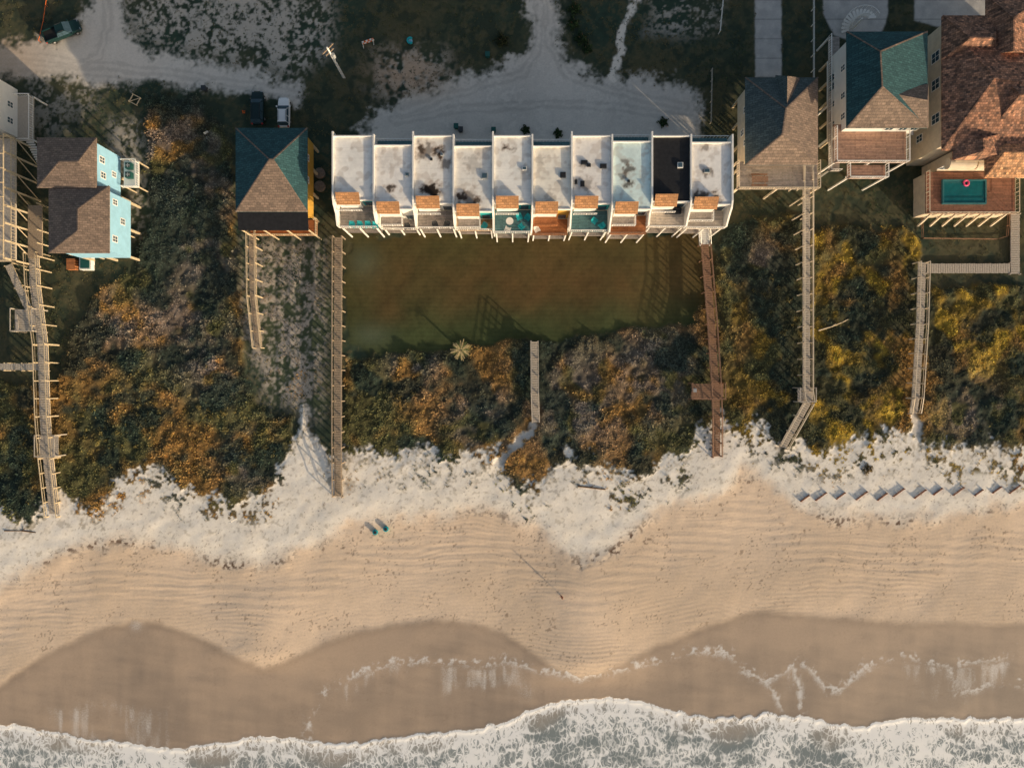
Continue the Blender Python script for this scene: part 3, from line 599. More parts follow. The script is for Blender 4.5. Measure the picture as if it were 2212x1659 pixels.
# H4
x,y=P(1680,290,0); t=thing('beach_house','cream stilt house with a grey cross hip roof and a square open deck in front','house',(x,y,0))
a=walls(t,1612,170,1766,350,8.5,2.8,W['cream'],.6); window(t,'x-',a[0],a[2]+3,6.3,1,1.3); window(t,'x-',a[0],a[3]-3,6.3,1,1.3); window(t,'x-',a[0],a[3]-6,5,1,1.3)
hip('roof',W['shingleG'],t,1610,168,1767,357,8.6,12.0,((1698,235),(1690,290)),m2=W['shingleB'],sides='SE')  # south and east slopes coloured brown as sunlit, grey left as shaded
c=[PV(1675,163,8.75),PV(1727,168,8.75)]; e=PV(1700,250,11.9); f=PV(1701,165,11.0)
m=MB(); m.add([c[0],c[1],PV(1739,240,9.9),e,PV(1664,240,10.0),f],[(0,5,3,4),(1,2,3,5),(0,1,5)]); g=mkobj('gable_roof',m,W['shingleG'],t); g.data.materials.append(W['shingleB']); g.data.polygons[1].material_index=1  # east gable slope carries the painted sunlit brown
x0,x1,y0,y1=RC(1592,350,1766,409,5.6); deckslab(t,x0,x1,y0,y1,5.6,W['deckgrey']); rail_rect(t,x0,x1,y0,y1,5.6,W['cream'],'SEW'); posts(t,[(x0+.1,y0+.1),((x0+x1)/2,y0+.1),(x1-.1,y0+.1),(x0+.1,y1)],5.4,W['cream'],.25)
X,Y=P(1640,389,6); tb=thing('picnic_table','grey brown picnic table on the deck of the cream stilt house','table',(X,Y,5.6)); m=MB()
for i in range(4): m.box(X-1.2,X+1.2,Y-.42+i*.22,Y-.24+i*.22,6.33,6.38)
mkobj('tabletop',m,W['redwood'],tb)
for s in(-1,1):
    m=MB(); m.box(X-1.2,X+1.2,Y+s*.8-.13,Y+s*.8+.13,6.02,6.07); mkobj('bench',m,W['redwood'],tb)
    m=MB(); m.beam((X+s*.9,Y-.8,5.6),(X+s*.9,Y+.1,6.33),.09,.05); m.beam((X+s*.9,Y+.8,5.6),(X+s*.9,Y-.1,6.33),.05,.09); mkobj('leg',m,W['redwood'],tb)
# H5
x,y=P(1900,180,0); t=thing('beach_house','white stilt house with a tall dark green roof and brown stepped decks','house',(x,y,0))
a=walls(t,1832,72,2003,275,10.5,2.8,W['siding'],.5)
for yy in(2,5,9): window(t,'x-',a[0],a[2]+yy,8,1,1.3); window(t,'x-',a[0],a[2]+yy,4.8,1,1.3)
for xx in(6.4,8.4,10): window(t,'y-',a[2],a[0]+xx,8.9,1.3,1.9)
hip('roof',W['shingle_shade'],t,1829,69,2004,277,10.6,14.4,((1902,112),(1906,188)),m2=W['shingleB'],sides='S')  # teal stands for the shaded slopes, brown for the sunlit south one
e0=RC(1829,69,2004,277,10.6); X1=e0[1]+.05; yb=e0[2]
pA=(X1,yb+.1,10.72); pB=(X1,yb+6.2,10.72); pC=(X1-1.2,(yb*2+6.3)/2,12.5); ri=P(1912,205,13.0); pD=(ri[0],(yb*2+6.3)/2+.8,13.25); pE=(ri[0]-1.0,yb+.15,10.85)
m=MB(); m.add([pA,pB,pC,pD,pE],[(0,2,3,4),(1,3,2),(0,1,2)]); mkobj('cross_gable',m,W['shingleB'],t)  # sunlit brown continued onto the cross gable by colour
x0,x1,y0,y1=RC(1802,284,1957,352,7.4); deckslab(t,x0,x1,y0,y1+1,7.4,W['deckbrown']); rail_rect(t,x0,x1,y0,y1+.5,7.4,W['white'],'SEW'); posts(t,[(x0+.1,y0+.1),((x0+x1)/2,y0+.1),(x1-.1,y0+.1)],7.2,W['white'],.22)
x2,x3,y2,y3=RC(1830,345,1912,386,6.4); deckslab(t,x2,x3,y2,y0-.02,6.4,W['deckbrown']); rail_rect(t,x2,x3,y2,y0,6.4,W['white'],'SEW'); posts(t,[(x2+.1,y2+.1),(x3-.1,y2+.1)],6.2,W['white'],.22)
x4,x5,y4,y5=RC(1790,80,1822,370,4.2); deckslab(t,x4,x5-.6,y4,y5,4.2,W['deckgrey'],'side_walk'); rail_rect(t,x4,x5-.6,y4,y5,4.2,W['white'],'SW'); posts(t,[(x4+.1,y4+.1),(x4+.1,y4+5),(x4+.1,y4+10),(x4+.1,y5-.1)],4,W['white'],.22)
X,Y=P(1797,172,4.3); ac_unit(X+.1,Y,4.2,'upper dark air conditioner beside the white house with the tall roof'); ac_unit(X+.1,Y-1.3,4.2,'lower dark air conditioner beside the white house with the tall roof')
m=MB()
for i in range(9): m.box(x1+.1+i*.26,x1+.36+i*.26,y1+.3,y1+1.5,7.4-i*.3,7.46-i*.3)
mkobj('stair',m,W['white'],t)
# curved stair
X,Y=P(1852,52,1.5); t=thing('curved_staircase','white curved staircase behind the tall green roof at the top edge','staircase',(X,Y,0)); st=MB(); pr=None; rls={-.65:MB(),.65:MB()}
for i in range(14):
    an=math.radians(200-i*15); z=.3+i*.22; c=Vector((X+math.cos(an)*1.4,Y+math.sin(an)*1.4,z)); d=Vector((math.cos(an),math.sin(an),0)); st.beam(c-d*.6,c+d*.6,.36,.06)
    for s in(-.65,.65):
        q=c+d*s; rls[s].beam(q,q+Vector((0,0,1)),.05,.05)
        if pr: rls[s].beam(pr[s],q+Vector((0,0,1)),.08,.06)
    pr={s:c+d*s+Vector((0,0,1)) for s in(-.65,.65)}
mkobj('step',st,W['white'],t)
for s in rls: mkobj('handrail',rls[s],W['white'],t)
posts(t,[(X,Y)],3,W['white'],.2,'post')
# H6 mansion
x,y=P(2150,200,0); t=thing('mansion','large cream stucco mansion with mottled terracotta tile roofs','house',(x,y,0))
a=walls(t,2037,38,2330,318,10,0,W['cream'],.5,False)
b=walls(t,2062,318,2330,352,8.5,0,W['cream'],.3,False)
hip('roof',W['tile'],t,2035,36,2332,325,10.1,13.4,((2150,170),(2230,180)))
hip('roof',W['tile'],t,2037,34,2150,128,10.25,12.9,((2095,82),(2150,84)),'upper left tile roof wing')
hip('roof',W['tile'],t,2130,-10,2260,120,10.4,13.6,((2190,40),(2190,110)),'upper right tile roof wing')
hip('roof',W['tile'],t,2150,150,2340,270,10.9,14.2,((2205,205),(2290,205)),'raised middle tile roof')
hip('roof',W['tile'],t,2058,285,2190,345,9.9,11.8,((2125,300),(2125,325)),'lower front tile roof')
hip('roof',W['tileL'],t,2128,295,2340,384,9.6,11.4,((2170,330),(2300,330)),'lighter orange tile roof')
for yy,zz,ww in((4,7.5,1.6),(8,7.5,1.6),(13,7.5,1.5)): window(t,'x-',a[0],a[3]-yy,zz,ww,1.9)
window(t,'x-',a[0],a[2]+3,3.5,1.2,1.6)
X,Y=P(2122,345,9); 
for k in range(2): m=MB(); m.tube((X-4.0+k*4.1,b[2]-.1,7.4),(X-.1+k*4.1,b[2]-.1,7.4),.8,.8,24); mkobj('arched_canopy',m,W['cream'],t)
for xx in(-3,0,3): window(t,'y-',b[2],X+xx,5.6,1.6,2.2)
x0,x1,y0,y1=RC(2012,230,2050,330,6); deckslab(t,x0,x1,y0,y1,6,W['deckbrown'],'side_balcony'); rail_rect(t,x0,x1,y0,y1,6,W['cream'],'NSW'); posts(t,[(x0+.15,y0+.15),(x0+.15,y1-.15)],6,W['cream'],.4,'column')
x0,x1,y0,y1=RC(2000,372,2192,462,3.8); m=MB(); m.box(x0+.3,x1-.3,y0+.3,y1-.02,0,3.55); mkobj('terrace_base',m,W['cream'],t)
deckslab(t,x0,x1,y0,y1,3.8,W['deckred'],'terrace'); rail_rect(t,x0,x1,y0,y1,3.8,W['cream'],'SWE',step=.6)
for i in range(7): m=MB(); m.beam((x0+1+i*1.9,y0+.1,3.6),(x0+1+i*1.9,y0-1.0,0),.25,.25); mkobj('buttress',m,W['cream'],t)
x0,x1,y0,y1=RC(2036,388,2131,441,4.1); t=thing('swimming_pool','small rectangular teal swimming pool on the mansion terrace','pool',((x0+x1)/2,(y0+y1)/2,3.8)); m=MB(); 
m.add([(x0,y0,4.15),(x1,y0,4.15),(x1,y1,4.15),(x0,y1,4.15),(x0+.22,y0+.22,4.15),(x1-.22,y0+.22,4.15),(x1-.22,y1-.22,4.15),(x0+.22,y1-.22,4.15)]+[(q[0],q[1],3.8) for q in((x0,y0),(x1,y0),(x1,y1),(x0,y1),(x0+.22,y0+.22),(x1-.22,y0+.22),(x1-.22,y1-.22),(x0+.22,y1-.22))],[(i,(i+1)%4,4+(i+1)%4,4+i) for i in range(4)]+[(i,8+i,8+(i+1)%4,(i+1)%4) for i in range(4)]+[(4+i,4+(i+1)%4,12+(i+1)%4,12+i) for i in range(4)]); mkobj('coping',m,W['coping'],t)
m=MB(); m.box(x0+.22,x1-.22,y0+.22,y1-.22,3.81,4.05); mkobj('water',m,W['pool'],t)
X,Y=P(2087,396,4.1)
bpy.ops.mesh.primitive_torus_add(major_radius=.38,minor_radius=.13,location=(X,Y,4.12),major_segments=28,minor_segments=10); o=bpy.context.object; o.name='swim_ring'; o.data.materials.append(W['pink']); tag(o,'pink swim ring floating in the small pool','swim ring')
def fence(label,pts,m,h=.9,step=2.2,name='fence',group=None,rails=2,closed=False,w=.1):
    V=[PV(*p,0) for p in pts]; t=thing(name,label,'fence',(V[0].x,V[0].y,0),group); r=MB()
    for a,b in zip(V[:-1],V[1:]):
        L=(b-a).length; n=max(1,round(L/step))
        for i in range(n+1):
            c=a+(b-a)*i/n; p=MB(); p.box(c.x-w/2,c.x+w/2,c.y-w/2,c.y+w/2,-.2,h); mkobj('post',p,m,t)
        for k in range(rails):
            z=h-.08-k*.4; r.beam((a.x,a.y,z),(b.x,b.y,z),.05,.1)
    mkobj('rail',r,m,t); return t
fence('low brown post and rail fence round the grass below the pool terrace',[(1988,470),(1990,516),(2150,518),(2172,512),(2175,466)],W['redwood'],.7,1.6)
fence('long white fence along the driveway beside the house with the tall green roof',[(1752,-40),(1752,190)],W['white'],1.3,2.4)
fence('short white fence at the top edge left of the narrow driveway',[(1562,-30),(1552,74)],W['white'],1.2,2)
fence('weathered white fence between the paved court and the cream stilt house',[(1535,155),(1533,268)],W['greywood'],1.1,1.8)
fence('thin rusty fence line beside the dark pickup at the top left corner',[(108,-20),(98,50),(88,92)],W['orange'],.6,2.2,w=.04,rails=1)
# H1 far left
x,y=P(10,230,0); t=thing('beach_house','white stilt house cut by the left edge with small blue windows','house',(x,y,0)); x1,_=P(38,280,3.0); y0=P(0,282,6)[1]; y1=P(0,176,6)[1]; m=MB(); m.box(x1-12,x1,y0,y1,3,9.5); mkobj('wall',m,W['siding'],t)
m=MB(); m.box(x1-12.5,x1+.4,y0-.4,y1+.4,9.503,9.7); mkobj('roof',m,W['shingleG'],t)
for yy in(2,4.4): window(t,'x+',x1,y0+yy,7.2,1,1.3); window(t,'x+',x1,y0+yy,4.6,1,1.3)
x2,_=P(72,280,3.0); deckslab(t,x1,x2,y0-.5,y1-1,3,W['greywood']); rail_rect(t,x1,x2,y0-.5,y1-1,3,W['white'],'NSE'); posts(t,[(x2,y0-.4),(x2,y1-1.1)],3,W['white'],.2)
m=MB()
for i in range(10): m.box(x2-1.2,x2,y0-.8-i*.28,y0-.53-i*.28,2.8-i*.28,2.86-i*.28)
mkobj('stair',m,W['white'],t)
x,y=P(20,430,0); t=thing('raised_deck','tall weathered timber deck with many posts at the left edge','deck',(x,y,0)); x0,x1,y0,y1=RC(-80,300,34,565,5.5)
deckslab(t,x0,x1,y0,y1,5.5,W['greywood']); rail_rect(t,x0,x1,y0,y1,5.5,W['stilt'],'NSE',step=.5)
m=MB()
for k in range(9): m.beam((x1-3.2,y0+.6+k*2.1,7.9),(x1-.1,y0+.6+k*2.1,7.9),.12,.2)
m.beam((x1-.2,y0,7.75),(x1-.2,y1,7.75),.14,.14); mkobj('pergola',m,W['stilt'],t)
posts(t,[(x1-.1,y0+.1+i*(y1-y0-.2)/7) for i in range(8)],7.7,W['stilt'],.22,'post')
for i in range(7): m=MB(); yy=y0+.1+i*(y1-y0-.2)/7; m.beam((x1-.1,yy,.2),(x1-.1,yy+(y1-y0)/7,5.2),.1,.1); mkobj('brace',m,W['stilt'],t)
x2=x1+2.2; deckslab(t,x1+.05,x2,y0+1,y0+9,3.0,W['wood'],'lower_deck'); posts(t,[(x2-.1,y0+1.1+i*2) for i in range(5)],4.0,W['stilt'],.16,'post')
x,y=P(165,572,.5); t=thing('storage_box','low brown and green storage boxes under the blue house','storage box',(x,y,0)); m=MB(); X,Y=P(158,572,.5); m.box(X-.8,X+.5,Y-.8,Y+.9,0,.9); mkobj('crate',m,W['deckorange'],t)
X,Y=P(188,570,.5); m=MB(); m.box(X-.9,X+.9,Y-1,Y+1,0,1.0); mkobj('frame',m,W['white'],t); m=MB(); m.box(X-.7,X+.7,Y-.8,Y+.8,1.003,1.1); mkobj('lid',m,W['bin'],t)
# ------------------------------------------------------------ townhouses
ordn=['first','second','third','fourth','fifth','sixth','seventh','eighth','ninth','tenth','eleventh','twelfth']
XS=[720,808,893,980,1065,1150,1235,1322,1408,1492,1581]
S=[
 (298,430,'teal','deckgrey',6.6,(.95,.92,.87),[(760,320,5,.2)],[], 'clean white roof, four teal deck chairs',22.95),
 (318,450,'white','deckgrey',4.0,(.96,.92,.87),[(843,405,11,.9),(845,340,30,.12)],[(880,378,9,8,'metalgrey')], 'white roof with one brown stain',23.3),
 (298,438,'white','deckgrey',6.2,(.92,.87,.80),[(922,326,22,.6),(948,333,15,.95),(932,412,20,1),(960,350,16,.6),(910,322,10,.8)],[(932,345,5,5,'dark'),(955,335,6,6,'metalgrey')], 'white roof with large black stains',22.95),
 (320,455,'teal','decktan',5.6,(.90,.86,.79),[(1012,430,24,.6),(1025,355,24,.25),(998,426,12,.9),(1030,436,10,.8)],[(1047,381,13,13,'metalgrey')], 'dingy white roof with grey hatch',22.8),
 (298,438,'teal','tealdeck',6.6,(.95,.92,.86),[(1092,318,10,1),(1110,322,9,.5),(1135,367,12,.25)],[(1133,365,10,8,'white')], 'teal grey deck holding a white table',22.2),
 (320,450,'yellow','deckorange',4.4,(.95,.89,.78),[(1165,345,14,.25),(1190,430,16,.3)],[(1216,379,12,12,'dark')], 'cream roof and dark square hatch',22.4),
 (298,438,'teal','tealdeck',6.2,(.92,.87,.81),[(1265,400,18,.4),(1258,355,9,.5)],[(1262,352,14,9,'dark'),(1272,358,8,7,'dark'),(1303,360,14,10,'dark'),(1258,398,9,12,'dark'),(1244,394,6,10,'dark')], 'white roof strewn with black panels',22.5),
 (310,450,'white','deckorange',6.4,(.75,.90,.88),[(1357,365,11,.7),(1357,398,12,.75),(1345,382,8,.5),(1350,350,8,.5)],[(1358,392,5,5,'dark')], 'pale aqua roof and brown deck',22.1),
 (298,434,'white','deckcream',6.6,None,[],[(1469,358,12,12,'white')], 'black roof and small white hatch',23.0),
 (312,440,'white','deckcream',6.4,(.93,.89,.84),[(1512,430,20,.85),(1527,372,12,.6),(1548,425,12,.9),(1524,318,9,.5),(1535,440,14,.7)],[(1527,370,12,9,'metalgrey')], 'white roof blackened along its front',22.9),
]
for i,(bk,fr,wc,dk,dz,tint,stains,vents,desc,YF) in enumerate(S):
    x0,x1,Y0,Y1=RC(XS[i],bk,XS[i+1],fr,10)
    x0+=.14; x1-=.14
    t=thing('townhouse','%s townhouse from the left, %s'%(ordn[i],desc),'townhouse',((x0+x1)/2,Y0,0),'townhouses in the attached row')
    m=MB(); m.box(x0,x1,Y0,Y1,0,9.88); mkobj('wall',m,W['siding'],t)
    if tint:
        gx_=np.linspace(x0+.003,x1-.003,44); gy_=np.linspace(Y0-.05,Y1+.05,66); A,B=np.meshgrid(gx_,gy_); A=A.ravel(); B=B.ravel()
        pxx=A/(MP*98/108)+1106; pyy=829.5-B/(MP*98/108)
        n=fbm(pxx,pyy,30,3,400+i); f=fbm(pxx,pyy,7,3,420+i)
        c=np.array(tint)[None,:]*(1-.10*ss(.45,.8,n)-.05*f)[:,None]*1.0
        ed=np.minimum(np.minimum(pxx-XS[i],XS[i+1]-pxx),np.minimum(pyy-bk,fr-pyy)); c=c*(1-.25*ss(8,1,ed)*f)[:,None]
        seam=(np.abs(((pyy-bk)%22)-11)>10.2); c=c*(1-.08*seam)[:,None]
        c=L3(c,(.36,.27,.20),ss(.62,.8,fbm(pxx,pyy,14,2,470+i))*.3)
        for sx,sy,sr,sd in stains:
            d=np.sqrt((pxx-sx)**2+((pyy-sy)*1.1)**2)/sr+ (fbm(pxx,pyy,8,3,450+i)-.5)*1.3
            c=L3(c,(.34,.22,.14),ss(1.5,.8,d)*sd*.5); c=L3(c,(.035,.025,.02),ss(1.0,.5,d)*sd)
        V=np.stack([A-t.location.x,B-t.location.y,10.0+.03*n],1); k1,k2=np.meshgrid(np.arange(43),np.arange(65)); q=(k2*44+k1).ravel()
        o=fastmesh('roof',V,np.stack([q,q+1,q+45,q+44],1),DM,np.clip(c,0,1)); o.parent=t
    else:
        m=MB(); m.box(x0+.003,x1-.003,Y0,Y1,9.88,10.0); o=mkobj('roof',m,W['black'],t,'black membrane roof')
    for vx,vy,vw,vh,vm in vents:
        a=RC(vx-vw/2,vy-vh/2,vx+vw/2,vy+vh/2,10); m=MB(); m.box(*a,9.95,10.22); vo=mkobj('roof_hatch',m,W[vm],t)
        m=MB(); m.box(a[0]+.1,a[1]-.1,a[2]+.1,a[3]-.1,10.223,10.26); mkobj('hatch_cover',m,W['glass'] if vm!='dark' else W['black'],vo)
    m=MB(); m.box(x0,x1,Y1+.05,Y1+.22,0,10.35); mkobj('parapet',m,W['white'],t); m=MB(); m.box(x0,x1,Y0-.2,Y0-.05,9.5,10.12); mkobj('parapet',m,W['white'],t)
    def fin(X):
        yb=P(0,284 if i%2==0 else 290,10.4)[1]; prof=[(yb,0),(yb,10.4),(Y0+.3,10.4),(Y0-.6,10.0),(Y0-1.7,8.6),(YF+.1,dz+1.15),(YF+.1,dz-.3),(YF+.9,dz-.3),(YF+.9,0)]
        v=[(X-.12,a,b) for a,b in prof]+[(X+.12,a,b) for a,b in prof]; n=len(prof); m=MB(); m.add(v,[tuple(range(n)),tuple(range(2*n-1,n-1,-1))]+[(k,n+k,n+(k+1)%n,(k+1)%n) for k in range(n)]); mkobj('party_wall',m,W['white'],t)
    fin(x0-.14); 
    if i==9: fin(x1+.14)
    sx0=x0+(x1-x0)*.05; sx1=x0+(x1-x0)*.66
    m=MB(); yA=Y0+.75; yB=Y0-.75
    m.add([(sx0,yB,9.75),(sx1,yB,9.75),(sx1,yA,10.75),(sx0,yA,10.75),(sx0,yB,9.62),(sx1,yB,9.62),(sx1,yA,10.62),(sx0,yA,10.62)],[(0,1,2,3),(7,6,5,4),(0,4,5,1),(1,5,6,2),(2,6,7,3),(3,7,4,0)]); mkobj('shed_roof',m,W['cedar'],t)
    m=MB(); m.box(sx0+.1,sx1-.1,Y0-.55,Y0-.21,7.2,9.6); m.add([(sx0+.05,Y0,10.05),(sx0+.05,yA-.05,10.05),(sx0+.05,yA-.05,10.6),(sx1-.05,Y0,10.05),(sx1-.05,yA-.05,10.05),(sx1-.05,yA-.05,10.6)],[(0,1,2),(3,5,4),(1,4,5,2)]); mkobj('bay_wall',m,W['white'],t)
    m=MB(); m.box(sx1+.05,x1-.02,Y0-.1,Y0-.055,dz+.01,9.45); mkobj('recess_wall',m,W[wc],t)
    g=MB(); g.box(sx1+.3,x1-.35,Y0-.14,Y0-.105,dz+.1,dz+2.1); mkobj('sliding_door',g,W['glass'],t)
    deckslab(t,x0+.02,x1-.02,YF,Y0-.2,dz,W[dk]); rail_rect(t,x0+.05,x1-.05,YF+.05,Y0-.5,dz,W['white'] if dk!='deckorange' else W['redwood'],'S',1.0,.3)
    if i%2==1 or dz<5:
        bx1=sx1; by=Y0-1.9; deckslab(t,sx0,bx1,by,Y0-.56,7.15,W['deckgrey'] if i!=5 else W['deckorange'],'balcony'); rail_rect(t,sx0,bx1,by,Y0-.6,7.15,W['white'] if i!=5 else W['deckorange'],'SE')
    else:
        rail_rect(t,sx0,sx1,Y0-1.3,Y0-.6,8.3,W['white'],'S',.8)
    deckslab(t,x0+.02,x1-.02,YF+.1,Y0-.2,3.0 if dz>5 else 1.6,W['deckgrey'],'lower_deck')
    posts(t,[(x0+.25,YF+.12),((x0+x1)/2,YF+.12),(x1-.25,YF+.12)],dz-.2,W['white'],.18,'post')
    if i%2==1:
        yb=Y1+.22; deckslab(t,x0+.02,x1-.02,yb,yb+1.3,8.2,W['tealdeck'],'rear_balcony'); 
        r=MB(); r.beam((x0,yb+1.25,9.2),(x1,yb+1.25,9.2),.1,.06)
        for k in range(12): a=x0+.1+(x1-x0-.2)*k/11; r.beam((a,yb+1.25,8.2),(a,yb+1.25,9.17),.04,.04)
        mkobj('railing',r,W['white'],t)
# right end stair of the row
x,y=P(1520,500,3); t=thing('staircase','white stair leading down from the tenth townhouse to the reddish boardwalk','staircase',(x,y,0)); m=MB()
A=PV(1520,490,4.2); B=PV(1522,530,1.3)
for k in range(10):
    c=A.lerp(B,k/9); m.beam(c-Vector((.7,0,0)),c+Vector((.7,0,0)),.28,.05)
for s in(-.75,.75):
    r=MB(); r.beam(A+Vector((s,0,1)),B+Vector((s,0,1)),.09,.06); r.beam(A+Vector((s,0,-.1)),B+Vector((s,0,-.1)),.06,.25)
    for k in range(4): c=A.lerp(B,k/3); r.beam(c+Vector((s,0,-.1)),c+Vector((s,0,1)),.06,.06)
    mkobj('handrail',r,W['white'],t)
mkobj('step',m,W['white'],t)
x0,x1,y0,y1=RC(1500,478,1545,492,4.2); deckslab(t,x0,x1,y0,y1,4.2,W['greywood'],'landing'); posts(t,[(x0+.1,y0+.1),(x1-.1,y0+.1)],4.0,W['white'])
# ------------------------------------------------------------ deck chairs
def chair_proto(m):
    t=thing('deck_chair','','chair')
    s=MB()
    for k in range(4): s.box(-.3,.3,-.28+k*.14,-.16+k*.14,.36,.39)
    mkobj('seat',s,m,t); b=MB()
    for k in range(5): b.beam((-.26+k*.13,.24,.38),(-.30+k*.15,.52,1.0),.11,.025)
    b.beam((-.32,.36,.66),(.32,.36,.66),.03,.06); mkobj('backrest',b,m,t)
    for s_ in(-1,1):
        a=MB(); a.box(s_*.36-.07,s_*.36+.07,-.35,.4,.56,.59); mkobj('armrest',a,m,t)
        for yy in(-.3,.32): l=MB(); l.box(s_*.34-.03,s_*.34+.03,yy-.04,yy+.04,0,.56); mkobj('leg',l,m,t)
    return t
protos={}; used=set()
def put_chair(key,px,py,z,rz,label,group='deck chairs on the townhouse decks'):
    if key not in protos: protos[key]=chair_proto(W[key])
    x,y=P(px,py,z+.5)
    if key not in used:
        used.add(key); r=protos[key]; r.location=(x,y,z); r.rotation_euler=(0,0,rz); r['label']=label; r['group']=group; return
    dup(protos[key],(x,y,z),rz,label,group)
for k,(qx,qy) in enumerate([(760,487),(777,487),(795,487),(811,488)]): put_chair('tealplastic',qx,qy,6.6,math.radians(random.uniform(-10,10)),'teal chair on the first townhouse deck, %s of four from the left'%ordn[k])
put_chair('orange',1030,486,5.6,.8,'orange chair on the deck of the fourth townhouse'); put_chair('tealplastic',1046,489,5.6,-.5,'teal chair on the deck of the fourth townhouse')
put_chair('tealplastic',1122,470,6.6,.4,'left teal chair at the back of the fifth townhouse deck'); put_chair('tealplastic',1139,471,6.6,-.6,'right teal chair at the back of the fifth townhouse deck'); put_chair('tealplastic',1127,489,6.6,2.3,'teal chair near the front rail of the fifth townhouse deck'); put_chair('white',1097,495,6.6,2.8,'white chair near the front rail of the fifth townhouse deck')
put_chair('white',1160,497,4.4,.5,'white chair on the lower brown deck of the sixth townhouse')
put_chair('tealplastic',1299,489,6.2,-1.0,'teal chair in the right front corner of the seventh townhouse deck'); put_chair('tealplastic',1285,478,6.2,.9,'teal chair toward the back of the seventh townhouse deck')
put_chair('white',1330,468,6.4,.1,'left white chair on the brown deck of the eighth townhouse'); put_chair('white',1356,467,6.4,-.2,'right white chair on the brown deck of the eighth townhouse')
put_chair('dark',940,486,6.2,.3,'left dark chair on the deck of the third townhouse'); put_chair('dark',965,486,6.2,-.3,'right dark chair on the deck of the third townhouse'); put_chair('dark',880,491,4.0,.1,'dark chair on the low deck of the second townhouse')
x,y=P(1101,478,7.3); t=thing('round_table','round white table on the teal grey deck of the fifth townhouse','table',(x,y,6.6)); m=MB(); m.tube((x,y,7.28),(x,y,7.32),.55,.55,24); mkobj('tabletop',m,W['white'],t); m=MB(); m.tube((x,y,6.6),(x,y,7.28),.06,.05); mkobj('pedestal',m,W['white'],t); m=MB(); m.tube((x,y,6.6),(x,y,6.64),.3,.28,16); mkobj('base',m,W['white'],t)
for k,qx in enumerate((1446,1463)):
    x,y=P(qx,456,7); t=thing('outdoor_sofa',['left','right'][k]+' dark cushioned seat on the deck of the ninth townhouse','sofa',(x,y,6.6),'dark seats on the ninth townhouse deck')
    m=MB(); m.box(x-.45,x+.45,y-.4,y+.2,6.72,7.0); mkobj('seat',m,W['dark'],t,bevel=.05); m=MB(); m.box(x-.45,x+.45,y+.2,y+.4,6.72,7.4); mkobj('backrest',m,W['dark'],t,bevel=.05)
    for s in(-1,1): m=MB(); m.box(x+s*.52-.07,x+s*.52+.07,y-.4,y+.4,6.6,7.2); mkobj('armrest',m,W['dark'],t)
